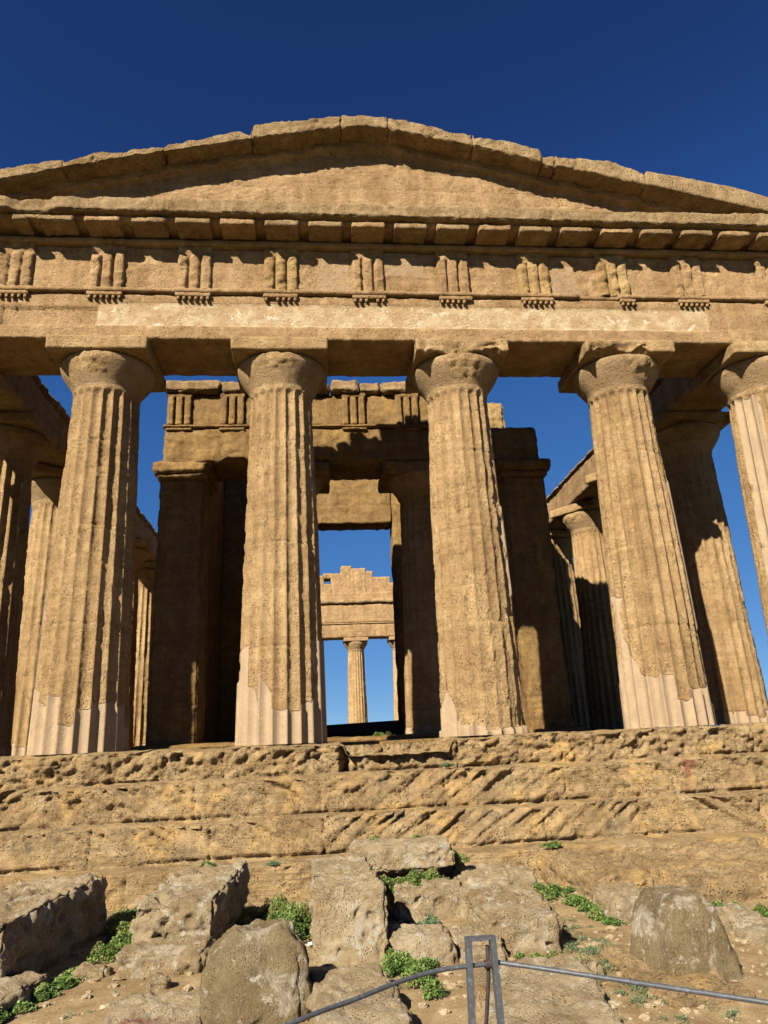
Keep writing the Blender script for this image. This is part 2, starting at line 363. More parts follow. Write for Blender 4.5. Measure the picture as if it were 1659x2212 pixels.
def echinus_mesh(seed, brk, nth=120, plas=1.0):
    pr = np.array([(0.50, ZN-0.02), (0.552, ZN), (0.560, ZN+0.03), (0.566, ZN+0.06), (0.60, ZN+0.12), (0.655, ZN+0.20), (0.715, ZN+0.29), (0.765, ZN+0.37), (0.80, ZN+0.44), (0.812, ZN+0.50), (0.80, ZN+0.54), (0.77, ZN+0.565), (0.4, ZN+0.575)])
    t = np.linspace(0, 1, len(pr)); tt = np.linspace(0, 1, 46)
    rr = np.interp(tt, t, pr[:, 0]); zz = np.interp(tt, t, pr[:, 1])
    th = np.arange(nth) / nth * 2 * math.pi
    TH = np.repeat(th, len(tt)); r0 = np.tile(rr, nth); Z = np.tile(zz, nth)
    dx, dy = np.sin(TH), -np.cos(TH); P = np.stack([dx * r0, dy * r0, Z], 1) + seed * 3.3
    phi = (TH + math.pi) % (2 * math.pi) - math.pi
    b = np.zeros(len(P))
    for (a0, wd, za, zb_) in brk:
        q = 1 - sst(0.75, 1.0, np.sqrt((np.abs(phi - R(a0)) / R(wd)) ** 2 + (np.abs(Z - (za+zb_)/2) / ((zb_-za)/2)) ** 2) + 0.45 * fbm(P, 5, 4, 3))
        b = np.maximum(b, q)
    p = plas * (1 - b)
    d = 0.008 * fbm(P, 7, 3, 4) * (0.5 + b) + b * (-0.008 + 0.05 * fbm(P, 11, 4, 5)) - (1 - plas) * 0.035 * np.clip(fbm(P, 3, 4, 6), 0, 1)
    r = r0 + d * sst(0.0, 0.1, r0 - 0.5)
    V = np.stack([dx * r, dy * r, Z], 1)
    n = len(tt); idx = np.arange(nth * n).reshape(nth, n); bb = np.roll(idx, -1, 0)
    F = np.stack([idx[:, :-1], bb[:, :-1], bb[:, 1:], idx[:, 1:]], -1).reshape(-1, 4)
    return V, F, {'plaster': 0.36 * p + 0.1 * fbm(P, 4, 3, 9)}
def make_column(x, y, seed, zp, parent=T, label=None, abk=None, mat=M_col, brk=(), rot=0.0, res=0.03, nth=12, nz=260, **k):
    c = empty('column', (x, y, 0), parent=parent)
    if label: c['label'] = label
    V, F, at = shaft_mesh(seed, zp, nth=nth, nz=nz, **k); mk('shaft', V, F, mat, c, at)
    V, F, at = echinus_mesh(seed, brk, plas=k.get('plas', 1.0) if False else 1.0); mk('echinus', V, F, mat, c, at)
    ak = dict(rnd=0.02, amp=0.008, chip=0.02, csc=2.5, seed=seed, hook=abk)
    V, F, at = stone(-0.84, 0.84, -0.84, 0.84, 6.54, 6.80, res=res, **ak); mk('abacus', V, F, mat, c, at)
    return c
def chunk(x0, x1, dep, seed, zc=6.54, up=0.12):
    """abacus hook: lower front edge broken away raggedly between x0 and x1"""
    def f(W, nr):
        m = sst(x0 - 0.05, x0 + 0.08, W[:, 0]) * (1 - sst(x1 - 0.08, x1 + 0.05, W[:, 0])) * sst(-0.35, -0.75, W[:, 1]) if False else \
            sst(x0 - 0.05, x0 + 0.08, W[:, 0]) * (1 - sst(x1 - 0.08, x1 + 0.05, W[:, 0])) * (1 - sst(-0.80, -0.45, W[:, 1]))
        lo = 1 - sst(zc, zc + 0.24, W[:, 2])
        n1 = fbm(W + seed, 3.5, 4, 5)
        W = W.copy()
        W[:, 1] += m * dep * (0.35 + 0.65 * lo) * np.clip(0.55 + 1.1 * n1, 0, 2) + m * 0.03 * fbm(W, 14, 3, 3)
        W[:, 2] += m * lo * up * np.clip(0.4 + 1.2 * fbm(W + seed, (4, 4, 0.1), 3, 8), -0.4, 1.6)
        return W, None
    return f
make_column(-4.70, 0, 1, lambda p: 0.62 + 0.55 * np.exp(-((p + 1.25) / 0.45) ** 2), erode=0.22, brk=[(-12, 24, ZN+0.16, ZN+0.60)],
            joints=(1.9, 3.5, 5.0), strips=[(-72, 0.5, 2.6, 10)], label='tall fluted column left of the centre pair, pale smooth plaster round its foot', abk=None)
make_column(-1.615, 0, 2, lambda p: 0.66 + 0.95 * np.exp(-((p + 0.95) / 0.55) ** 2), erode=0.42, brk=[(-4, 30, ZN+0.30, ZN+0.62)], kb=0.0,
            joints=(1.45, 3.15, 4.35), strips=[(80, 0.5, 1.6, 25)], label='left column of the centre pair, pale new plaster high up its left foot')
make_column(1.625, 0, 3, lambda p: 0.10 + 0.75 * np.exp(-((p + 1.15) / 0.28) ** 2), erode=0.50, brk=[(2, 26, ZN+0.12, ZN+0.62)], kb=0.03,
            joints=(1.75, 2.35, 3.35, 4.75), strips=[(70, 2.2, 3.8, 10)], label='right column of the centre pair, rough pitted foot and broken capital', abk=chunk(-0.75, 0.70, 0.16, 3))
make_column(4.75, 0, 4, lambda p: 0.62 + 0.7 * np.exp(-((p + 1.35) / 0.30) ** 2), erode=0.22, brk=[(20, 30, ZN+0.18, ZN+0.62)],
            joints=(1.6, 3.0, 4.72), strips=[(65, 1.6, 4.2, 12), (-85, 0.2, 2.2, 14)], label='fluted column right of the centre pair with white plaster teeth round its foot', abk=chunk(-0.80, 0.35, 0.12, 5))
cr = make_column(7.58, 0, 5, lambda p: 1.0 + 0 * p, erode=0.15, brk=[(35, 40, ZN+0.2, ZN+0.62)], nz=150, strips=[(-60, 0.5, 5.9, 30)])
cl = copy_tree(cr, T); cl.location = (-7.62, 0, 0)
# flank and rear columns: two weathered low resolution types
fa = make_column(7.60, 2.95, 6, lambda p: 0.25 + 0 * p, erode=0.5, nth=8, nz=130, rough=1.2, res=0.06, brk=[(0, 50, ZN+0.1, ZN+0.62)], abk=chunk(-0.8, 0.8, 0.2, 9))
fb = make_column(-7.60, 2.95, 7, lambda p: 0.2 + 0 * p, erode=0.3, nth=8, nz=130, rough=1.1, res=0.06, brk=[(60, 50, ZN+0.2, ZN+0.62)])
YF = [0, 2.95, 6.08] + [6.08 + 3.235 * k for k in range(1, 9)] + [35.05, 38.0]
for i, yy in enumerate(YF):
    if i in (0,): continue
    for s in (-1, 1):
        if i == 1: continue
        src = fa if (i + (s > 0)) % 2 else fb
        c = copy_tree(src, T); c.location = (7.60 * s, yy, 0)
        c.rotation_euler.z = [0, 0.63, 2.2, 3.77, 5.03][i % 5]
for k, xx in enumerate((-4.7, -1.6, 1.6, 4.7)):
    c = copy_tree([fa, fb][k % 2], T); c.location = (xx, 38.0, 0); c.rotation_euler.z = k * 1.57

# ------------------------------------------------------------------ front architrave
def band_hook(W, nr):
    x, y, z = W[:, 0], W[:, 1], W[:, 2]
    front = 1 - sst(-0.66, -0.60, y)
    ns = 0.012 * fbm(W, 9, 3, 77)
    inb = sst(7.075, 7.09, z + ns) * (1 - sst(7.535, 7.55, z + ns)) * sst(-4.80, -4.78, x + ns) * (1 - sst(6.43, 6.45, x + ns))
    inp = sst(7.075, 7.09, z) * (1 - sst(7.44, 7.455, z)) * sst(-6.42, -6.40, x) * (1 - sst(-4.80, -4.78, x))
    W = W.copy()
    W[:, 1] += front * (0.022 * inb + 0.055 * inp - 0.012 * (1 - sst(7.06, 7.09, z)))
    for xj in (-6.15, -3.1, 0.02, 3.12, 6.2):
        W[:, 1] += front * 0.02 * np.exp(-((x - xj - 0.01 * fbm(W, 5, 2, 3)) / 0.012) ** 2) * (1 - inb)
    return W, {'band': inb * front, 'plaster': 0 * x}
ar = empty('architrave', (0, 0, 0), parent=T)
stone_obj('beam', M_ent, ar, -8.28, 8.28, -0.67, 0.67, 6.81, 7.74, res=0.03, rnd=0.022, amp=0.010, chip=0.028, csc=2.2, seed=11, hook=band_hook, maxn=560)
def gap_hook(gaps, dy=0.09):
    def f(W, nr):
        W = W.copy(); m = np.zeros(len(W))
        for a, b in gaps: m = np.maximum(m, sst(a - 0.02, a + 0.02, W[:, 0] + 0.03*fbm(W, 8, 2, 1)) * (1 - sst(b - 0.02, b + 0.02, W[:, 0] + 0.03*fbm(W, 8, 2, 2))))
        W[:, 1] += m * dy * (W[:, 1] < -0.6)
        return W, None
    return f
stone_obj('taenia', M_ent, ar, -8.3, 8.3, -0.745, -0.2, 7.74, 7.83, res=0.03, rnd=0.015, amp=0.008, chip=0.02, csc=4, seed=12, hook=gap_hook([(3.95, 4.72)], 0.07), maxn=600)
TRI = [-8.0, -6.27, -4.68, -3.15, -1.6, 0.0, 1.6, 3.15, 4.70, 6.2, 7.95]
rg = []
for i, x in enumerate(TRI):
    lo, hi = x - 0.31, x + 0.31
    if i == 8: lo, hi = 4.74, 5.05
    ro = stone_obj('regula', M_ent, ar, lo, hi, -0.745, -0.66, 7.655, 7.735, res=0.025, rnd=0.012, amp=0.006, chip=0.012, csc=6, seed=30+i)
    ng = 6 if hi - lo > 0.4 else 3
    for k in range(ng):
        if (i * 7 + k * 3) % 13 == 5: continue
        gx = lo + (k + 0.5) * (hi - lo) / ng
        th = np.arange(8) / 8 * 2 * math.pi
        V = []; 
        for zz, rr_ in ((7.66, 0.026), (7.63, 0.030), (7.595 + 0.015 * ((k * i) % 3 == 1), 0.033), (7.594, 0.001)):
            V += [(gx + rr_ * math.cos(a), -0.705 + rr_ * math.sin(a), zz) for a in th]
        F = [(q*8+j, (q+1)*8+j, (q+1)*8+(j+1) % 8, q*8+(j+1) % 8) for q in range(3) for j in range(8)]
        rg.append((np.array(V), np.array(F), None))
V, F, _ = join(rg)
mk('guttae', V, F, M_ent, ar)

# ------------------------------------------------------------------ frieze
fz = empty('frieze', (0, 0, 0), parent=T)
def metope_hook(W, nr):
    x, y, z = W[:, 0], W[:, 1], W[:, 2]; W = W.copy()
    front = 1 - sst(-0.60, -0.5, y); pl = np.zeros(len(W))
    # smooth repaired metopes
    for (cx, cz, rx, rz) in ((-0.62, 8.1, 0.36, 0.42), (3.75, 8.0, 0.30, 0.5), (0.62, 8.5, 0.4, 0.3)):
        q = np.maximum(np.abs(x - cx) / rx + 0.5 * (z - cz) / rz * 0.6, np.abs(z - cz) / rz) + 0.25 * fbm(W, 4, 3, 7)
        pl = np.maximum(pl, 1 - sst(0.95, 1.02, q))
    rough = (1 - pl) * (0.45 + 0.8 * sst(-0.25, 0.3, fbm(W, (0.65, 1, 0.1), 2, 71)))
    W[:, 1] += front * rough * (0.030 * np.clip(fbm(W, 5, 4, 72), -0.3, 1) + 0.03 * (1 - sst(0.15, 0.5, worley(W, (9, 5, 14), 4))) * sst(-0.1, 0.3, fbm(W, 2.2, 3, 73)))
    W[:, 1] -= front * pl * 0.012
    return W, {'plaster': 0.49 * pl * front}
stone_obj('metope_wall', M_ent, fz, -8.2, 8.2, -0.62, 0.55, 7.83, 8.74, res=0.03, rnd=0.01, amp=0.008, chip=0.012, csc=3, seed=13, hook=metope_hook, maxn=560)
def triglyph(x, i):
    nx, nz = 40, 46
    u = np.linspace(0, 1, nx); z = np.linspace(7.83, 8.74, nz)
    U, Z = np.meshgrid(u, z, indexing='ij'); U = U.ravel(); Z = Z.ravel()
    wd = 0.63
    X = x - wd/2 + U * wd
    s = (U * 3) % 1.0; s = np.where(U >= 1, 0.999, s)
    er = [0.3, 0.6, 0.35, 0.5, 0.9, 0.15, 0.2, 0.95, 0.85, 0.5, 0.1][i]
    rnd_ = np.sqrt(np.clip(1 - (2 * s - 1) ** 2, 0, 1))
    flat = np.clip((0.5 - np.abs(s - 0.5)) / 0.22, 0, 1)
    pr = rnd_ * er + flat * (1 - er)
    top = 8.58 + 0.02 * np.sin(9 * U + i)
    cap = sst(top - 0.05, top - 0.01, Z)
    P = np.stack([X, 0 * X, Z], 1)
    n = fbm(P, (7, 1, 9), 4, 80 + i)
    rowc = 1 + er * 0.30 * fbm(np.stack([np.floor(U * 3) * 5, 0 * X, Z * 8], 1), 1.0, 3, 90 + i)
    dep = 0.088 * pr * (1 - cap) * rowc + 0.052 * cap
    Y = -0.625 - dep + (0.04 + 0.03 * er) * n * (0.4 + pr) * 0.7
    side = np.minimum(U, 1 - U); Y = np.where(side < 1e-6, -0.60, Y)
    V = np.stack([X, Y, Z], 1)
    idx = np.arange(nx * nz).reshape(nx, nz)
    F = np.stack([idx[:-1, :-1], idx[1:, :-1], idx[1:, 1:], idx[:-1, 1:]], -1).reshape(-1, 4)
    # back ring so that it is a closed solid
    Vb = V.copy(); Vb[:, 1] = -0.55
    nV = len(V); V = np.concatenate([V, Vb]); F2 = F[:, ::-1] + nV
    def strip(a): return np.stack([a[:-1], a[:-1] + nV, a[1:] + nV, a[1:]], -1)
    F = np.concatenate([F, F2, strip(idx[0, :]), strip(idx[-1, ::-1]), strip(idx[::-1, 0]), strip(idx[:, -1])])
    m = M_old if i in (4, 7, 8) else M_ent
    o = mk('triglyph', V, F, m, fz)
    if m is M_old: o['label'] = 'triglyph worn into three rounded orange bars'
    return o
for i, x in enumerate(TRI): triglyph(x, i)
stone_obj('bed_moulding', M_ent, fz, -8.25, 8.25, -0.74, 0.5, 8.745, 8.86, res=0.035, rnd=0.015, amp=0.008, chip=0.02, csc=4, seed=14, maxn=520)

# ------------------------------------------------------------------ horizontal cornice
hc = empty('cornice', (0, 0, 0), parent=T)
def lip_hook(W, nr):
    W = W.copy(); x = W[:, 0]
    top = sst(9.28, 9.33, W[:, 2]) * (W[:, 1] < -0.7)
    W[:, 2] += top * 0.035 * fbm(W, (3, 3, 0.1), 4, 91)
    brk = (1 - sst(-5.75, -5.45, x)) * (1 - sst(-6.6, -6.2, -(-x)) if False else sst(-6.35, -6.15, x))
    W[:, 1] += 0.10 * brk * (W[:, 1] < -0.9)
    for k in range(-9, 10):
        xj = k * 0.87 + 0.2 * math.sin(k * 3.1)
        g = np.exp(-((x - xj) / 0.012) ** 2)
        W[:, 1] += 0.022 * g * (W[:, 1] < -0.9)
    new = sst(5.15, 5.2, x)
    return W, {'plaster': 0.0 * new}
def czt(x): return 9.345 + 0.005 * np.sin(x)
stone_obj('corona', M_cor, hc, -8.9, 8.9, -1.22, 0.4, 9.06, 9.35, res=0.03, rnd=0.02, amp=0.018, chip=0.05, csc=3.2, pit=0.012, seed=15, hook=lip_hook, maxn=620)
stone_obj('soffit', M_ent, hc, -8.8, 8.8, -1.07, 0.38, 8.975, 9.07, res=0.05, rnd=0.01, amp=0.006, chip=0.01, csc=3, seed=16, maxn=360)
for k in range(-11, 12):
    x = k * 0.783
    a, b = x - 0.305, x + 0.305
    if k in (-8,): a = x + 0.05
    o = stone_obj('mutule', M_cor if k % 3 else M_ent, hc, a, b, -1.16, -0.70, 8.865, 8.99, res=0.03, rnd=0.012, amp=0.010, chip=0.025 + 0.02 * (abs(k) > 4), csc=5, seed=100 + k)

# ------------------------------------------------------------------ pediment
pd = empty('pediment', (0, 0, 0), parent=T)
LOWX = [-9.2, -6.47, -5.43, -3.72, -2.1, -0.46, 0, 0.45, 2.06, 3.63, 5.37, 7.76, 9.2]
LOWZ = [9.15, 9.68, 9.98, 10.40, 10.77, 11.10, 11.15, 11.12, 10.79, 10.38, 9.98, 9.41, 9.08]
SILX = [-9.2, -6.49,-6.03,-5.45,-5.43,-5.09,-4.9,-4.44,-3.89,-3.71,-3.49,-3.07,-2.49,-2.32,-2.14,-2.1,-1.63,-1.2,-0.5,-0.43,0.03,0.46,1.01,1.54,2.08,2.11,2.25,2.8,3.37,3.42,3.66,3.71,4.22,4.86,5.41,5.46,6.4,7.13,7.83,9.2]
SILZ = [9.36, 9.92,10.03,10.15,10.08,10.2,10.31,10.33,10.48,10.46,10.61,10.7,10.91,10.92,10.82,11.05,11.15,11.2,11.37,11.41,11.4,11.4,11.31,11.13,11.04,10.93,10.96,10.91,10.74,10.6,10.64,10.55,10.52,10.47,10.23,10.27,10.1,9.96,9.73,9.36]
lowf = lambda x: np.interp(x, LOWX, LOWZ)
silf = lambda x: np.interp(x, SILX, SILZ)
rk = []
bx = [(-9.1, -7.2), (-7.18, -5.445), (-5.43, -3.71), (-3.695, -2.12), (-2.10, -0.47), (-0.445, 0.45), (0.47, 2.07), (2.10, 3.39), (3.43, 3.66), (3.70, 5.40), (5.43, 6.45), (6.47, 7.3), (7.32, 9.1)]
for i, (a, b) in enumerate(bx):
    dy = [0, 0.02, 0, 0.015, -0.01, 0, 0.01, 0.0, 0.07, 0.0, -0.02, -0.02, -0.02][i]
    new = i >= 10
    V, F, at = stone(a - 0.02, b + 0.02, -1.20 + dy, 0.32, 10, 10.3, res=0.03, rnd=0.012, amp=0.008 if new else 0.024, chip=0.012 if new else 0.040, csc=3.6, pit=0 if new else 0.03, psc=6,
                     seed=200 + i, zb=lambda x: lowf(x), zt=lambda x: silf(x) + 0.02 + (0 if new else 0.035) * fbm(np.stack([x, 0*x, 0*x], 1), 5.0, 4, 209))
    rk.append((V, F, None))
V, F, _ = join(rk); mk('raking_cornice', V, F, M_cor, pd)
# unseen blocks added behind the raking cornice, tops shaped to cast the ragged porch shadow
bk = [(-8.2, -6.6, 9.85), (-6.55, -5.6, 10.12), (-5.58, -4.65, 10.35), (-4.62, -3.52, 10.74), (-3.50, -3.16, 10.84), (-3.14, -2.78, 11.14), (-2.80, -2.42, 11.00), (-2.40, -1.75, 11.36),
      (-1.72, -0.62, 11.52), (-0.60, 0.58, 11.62), (0.60, 2.0, 11.40), (2.02, 3.4, 11.05), (3.42, 5.3, 10.62), (5.32, 8.2, 10.05)]
V, F, _ = join([stone(a, b, -0.15, 0.34, 9.5, z, res=0.05, rnd=0.04, amp=0.03, chip=0.07, csc=3, seed=240 + k) for k, (a, b, z) in enumerate(bk)])
mk('shadow_caster_blocks', V, F, M_cor, pd)
ty = lambda x: np.interp(x, LOWX, LOWZ) + 0.03
def tym_hook(W, nr):
    W = W.copy(); f = (W[:, 1] < -0.6)
    # fascia under the raking cornice
    dd = lowf(W[:, 0]) - 0.13 - W[:, 2]
    W[:, 1] -= f * 0.16 * (1 - sst(-0.01, 0.02, dd)) * (0.8 + 0.4 * fbm(W, 3, 3, 3))
    for k, zj in enumerate((9.72, 10.12, 10.52, 10.85)):
        zl = (9.30, 9.72, 10.12, 10.52)[k]; rw = sst(zl - 0.01, zl + 0.01, W[:, 2]) * (1 - sst(zj - 0.01, zj + 0.01, W[:, 2]))
        for q in range(-6, 7):
            xj = q * 1.25 + 0.6 * (k % 2) + 0.17 * math.sin(q * 2.3 + k)
            W[:, 1] += f * rw * 0.02 * np.exp(-((W[:, 0] - xj) / 0.010) ** 2)
        W[:, 1] += f * 0.016 * np.exp(-((W[:, 2] - zj - 0.01 * fbm(W, 2, 3, k)) / 0.010) ** 2)
    return W, None
V, F = lattice(460, 4, 66)
x = V[:, 0] * 8.4; t = (V[:, 2] + 1) / 2
P = np.stack([x, np.where(V[:, 1] < 0, -0.70 + (V[:, 1] + 1) * 0.3, V[:, 1] * 0.3), 9.30 + t * np.maximum(ty(x) - 9.30, 0.02)], 1)
P[:, 1] += (V[:, 1] <= -0.999) * (0.020 * fbm(P, 5, 4, 61) + 0.05 * np.clip(fbm(P, 1.4, 4, 62), -0.1, 1) + 0.02 * (1 - sst(0.1, 0.5, worley(P, (7, 4, 14), 6))) * sst(-0.2, 0.2, fbm(P, 1.8, 3, 63)))
P, _ = tym_hook(P, None)
mk('tympanum', P, F, M_ent, pd)

# ------------------------------------------------------------------ flank and rear entablatures
for s in (-1, 1):
    fe = empty('side_entablature', (0, 0, 0), parent=T)
    x0, x1 = sorted((s * 6.93, s * 8.26))
    V, F, _ = stone(-18.3, 18.3, x0, x1, 6.81, 7.62, res=0.07, rnd=0.03, amp=0.02, chip=0.05, csc=2.0, pit=0.02, psc=5, seed=300 + s, maxn=520)
    V = V[:, [1, 0, 2]]; V[:, 1] += 19.0; F = F[:, ::-1]
    mk('architrave', V, F, M_ent, fe)
    V, F, _ = stone(-18.3, 18.3, *sorted((s * 6.86, s * 8.3)), 7.60, 7.74, res=0.07, rnd=0.04, amp=0.04, chip=0.10, csc=2.6, pit=0.04, psc=4, seed=310 + s, maxn=520)
    V = V[:, [1, 0, 2]]; V[:, 1] += 19.0; F = F[:, ::-1]
    mk('broken_course', V, F, M_cor, fe)
re_ = empty('rear_entablature', (0, 0, 0), parent=T)
stone_obj('architrave', M_ent, re_, -8.27, 8.27, 37.33, 38.67, 6.81, 7.72, res=0.10, rnd=0.03, amp=0.02, chip=0.04, csc=2, seed=41)
stone_obj('taenia', M_ent, re_, -8.27, 8.27, 37.27, 38.6, 7.72, 7.82, res=0.10, rnd=0.02, amp=0.01, chip=0.02, csc=2, seed=42)
stone_obj('frieze_backer', M_ent, re_, -8.27, 8.27, 37.36, 38.6, 7.82, 9.14, res=0.10, rnd=0.03, amp=0.02, chip=0.04, csc=2, seed=43)
stone_obj('cornice', M_cor, re_, -8.6, 8.6, 37.16, 38.9, 9.14, 9.46, res=0.10, rnd=0.04, amp=0.03, chip=0.08, csc=2, seed=44)
rz = [(-6.5, -4.6, 10.0), (-4.58, -2.9, 10.45), (-2.88, -1.6, 10.85), (-1.58, -0.52, 11.2), (0.02, 0.72, 11.35), (0.74, 1.42, 11.86), (1.44, 2.40, 11.66), (2.42, 2.9, 11.45), (2.92, 4.1, 11.02), (4.12, 5.2, 10.6), (5.22, 6.6, 10.0)]
rp = [stone(a - 0.05, b + 0.05, 37.40 + 0.012 * (k % 3), 38.5, 9.40, z, res=0.07, rnd=0.03, amp=0.03, chip=0.05, csc=2, seed=400 + k) for k, (a, b, z) in enumerate(rz)]
rp.append(stone(-0.55, 0.05, 37.40, 38.5, 9.40, 10.60, res=0.08, rnd=0.05, amp=0.03, chip=0.05, csc=2, seed=430))
rp.append(stone(-6.4, 6.4, 37.385, 38.4, 9.3, 9.95, res=0.1, rnd=0.02, amp=0.01, chip=0.02, seed=433))
rp.append(stone(-0.56, 0.78, 37.42, 38.5, 10.97, 11.36, res=0.08, rnd=0.05, amp=0.04, chip=0.05, csc=2, seed=431))
V, F, _ = join(rp); mk('broken_gable', V, F, M_ent, re_)

# ------------------------------------------------------------------ cella
ce = empty('cella', (0, 0, 0), parent=T)
def brick(W, nr):
    W = W.copy(); m = (1 - sst(0.9, 1.1, W[:, 2])) * (W[:, 1] < 4.8)
    W[:, 1] += m * 0.025 * (np.abs(((W[:, 2] * 14) % 1) - 0.5) > 0.38)
    for zj in (1.15, 1.75, 2.35, 3.0, 3.6, 4.25, 4.9, 5.5):
        W[:, 1] += 0.02 * (W[:, 1] < 4.9) * np.exp(-((W[:, 2] - zj) / 0.015) ** 2)
    return W, None
for s in (-1, 1):
    x0, x1 = sorted((s * 3.68, s * 4.74))
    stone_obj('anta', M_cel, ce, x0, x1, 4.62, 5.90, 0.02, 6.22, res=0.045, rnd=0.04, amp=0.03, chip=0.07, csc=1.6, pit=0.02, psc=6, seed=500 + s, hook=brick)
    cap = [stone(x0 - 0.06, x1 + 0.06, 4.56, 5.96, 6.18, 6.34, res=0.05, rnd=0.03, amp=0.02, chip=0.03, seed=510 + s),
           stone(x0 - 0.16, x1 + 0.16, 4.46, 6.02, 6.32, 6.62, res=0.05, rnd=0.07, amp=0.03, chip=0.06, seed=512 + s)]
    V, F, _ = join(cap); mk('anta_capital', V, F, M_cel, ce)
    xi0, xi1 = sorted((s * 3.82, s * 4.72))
    stone_obj('side_wall', M_cel, ce, xi0, xi1, 5.85, 10.4, 5.5, 9.0 if s < 0 else 7.5, res=0.08, rnd=0.04, amp=0.03, chip=0.05, csc=1.4, seed=525 + s)  # upper wall; left one raised out of view to shade the door wall
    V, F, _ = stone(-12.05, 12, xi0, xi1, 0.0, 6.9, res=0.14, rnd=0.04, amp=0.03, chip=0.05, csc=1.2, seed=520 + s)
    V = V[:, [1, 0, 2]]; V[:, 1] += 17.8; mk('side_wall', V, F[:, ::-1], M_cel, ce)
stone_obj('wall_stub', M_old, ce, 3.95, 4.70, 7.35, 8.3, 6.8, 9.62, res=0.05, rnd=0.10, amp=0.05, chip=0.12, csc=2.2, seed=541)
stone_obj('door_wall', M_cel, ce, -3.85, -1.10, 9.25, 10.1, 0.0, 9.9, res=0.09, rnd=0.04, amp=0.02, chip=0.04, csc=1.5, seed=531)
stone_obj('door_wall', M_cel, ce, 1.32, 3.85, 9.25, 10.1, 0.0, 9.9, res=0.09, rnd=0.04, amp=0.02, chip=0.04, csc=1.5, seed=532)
def lint(W, nr):
    W = W.copy()
    for zj in (7.0, 7.55, 8.1): W[:, 1] += 0.015 * (W[:, 1] < 9.6) * np.exp(-((W[:, 2] - zj) / 0.02) ** 2)
    return W, None
stone_obj('door_lintel', M_cel, ce, -1.12, 1.34, 9.27, 10.08, 6.42, 9.9, res=0.04, rnd=0.03, amp=0.025, chip=0.05, csc=1.8, pit=0.012, seed=533, hook=lint)
pe = empty('porch_entablature', (0, 0, 0), parent=ce)
def pron_hook(W, nr):
    W = W.copy()
    f = W[:, 1] < 4.9
    W[:, 1] += f * 0.07 * np.clip(fbm(W, (2.2, 1, 4), 4, 91), -0.2, 1)
    m = sst(-3.35, -3.1, W[:, 0]) * (1 - sst(-0.2, 0.2, W[:, 0])) * f * (1 - sst(6.65, 7.0, W[:, 2]))
    W[:, 2] += m * 0.15 * np.clip(0.5 + fbm(W, (2, 1, 1), 4, 92), 0, 1.2)
    return W, None
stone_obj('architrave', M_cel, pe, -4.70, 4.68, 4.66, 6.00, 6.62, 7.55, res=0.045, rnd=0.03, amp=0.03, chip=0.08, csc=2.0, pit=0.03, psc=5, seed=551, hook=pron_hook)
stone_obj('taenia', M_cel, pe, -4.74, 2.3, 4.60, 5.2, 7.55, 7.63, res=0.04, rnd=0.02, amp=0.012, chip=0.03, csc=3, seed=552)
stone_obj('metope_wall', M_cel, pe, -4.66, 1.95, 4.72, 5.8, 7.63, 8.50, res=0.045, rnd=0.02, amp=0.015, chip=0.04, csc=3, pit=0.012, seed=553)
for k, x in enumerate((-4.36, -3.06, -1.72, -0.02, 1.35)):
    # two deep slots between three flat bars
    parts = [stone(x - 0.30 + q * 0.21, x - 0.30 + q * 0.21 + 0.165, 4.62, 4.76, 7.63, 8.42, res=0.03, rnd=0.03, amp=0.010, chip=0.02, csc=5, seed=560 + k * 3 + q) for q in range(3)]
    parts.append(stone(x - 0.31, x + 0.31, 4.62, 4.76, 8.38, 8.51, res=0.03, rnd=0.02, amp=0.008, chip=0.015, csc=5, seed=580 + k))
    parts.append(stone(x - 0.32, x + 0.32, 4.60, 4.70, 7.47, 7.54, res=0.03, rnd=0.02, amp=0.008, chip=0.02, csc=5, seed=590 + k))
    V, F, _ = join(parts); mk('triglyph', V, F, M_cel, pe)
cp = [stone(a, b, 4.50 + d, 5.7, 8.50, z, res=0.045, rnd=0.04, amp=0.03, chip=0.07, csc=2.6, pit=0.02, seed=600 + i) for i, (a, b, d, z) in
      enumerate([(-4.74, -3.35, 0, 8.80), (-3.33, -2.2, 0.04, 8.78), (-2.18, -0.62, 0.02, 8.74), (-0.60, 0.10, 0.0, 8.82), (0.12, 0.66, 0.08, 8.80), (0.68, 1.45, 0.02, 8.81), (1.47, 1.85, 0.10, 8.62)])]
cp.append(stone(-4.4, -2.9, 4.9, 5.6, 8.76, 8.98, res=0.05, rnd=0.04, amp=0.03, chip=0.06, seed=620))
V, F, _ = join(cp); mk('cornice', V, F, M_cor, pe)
for s in (-1, 1):
    c = copy_tree(fa if s < 0 else fb, ce); c.name = 'porch_column'
    for ch in list(c.children):
        if ch.name.startswith('abacus'): bpy.data.objects.remove(ch)
        elif ch.name.startswith('echinus'): ch.scale = (1.10, 1.10, 1.0)
    V, F, at = stone(-1.08, 1.08, -0.84, 0.92, 6.44, 6.78, res=0.05, rnd=0.03, amp=0.02, chip=0.04, csc=2.5, seed=555 + s)
    mk('abacus', V, F, M_cel, c); c.location = (1.62 * s, 5.35, 0.06); c.scale = (0.90, 0.90, 0.968); c.rotation_euler.z = 0.0
stone_obj('inner_floor_step', M_cel, ce, -4.95, 4.95, 4.05, 30.5, -0.05, 0.10, res=0.12, rnd=0.04, amp=0.02, chip=0.05, csc=1.5, seed=640, maxn=160)

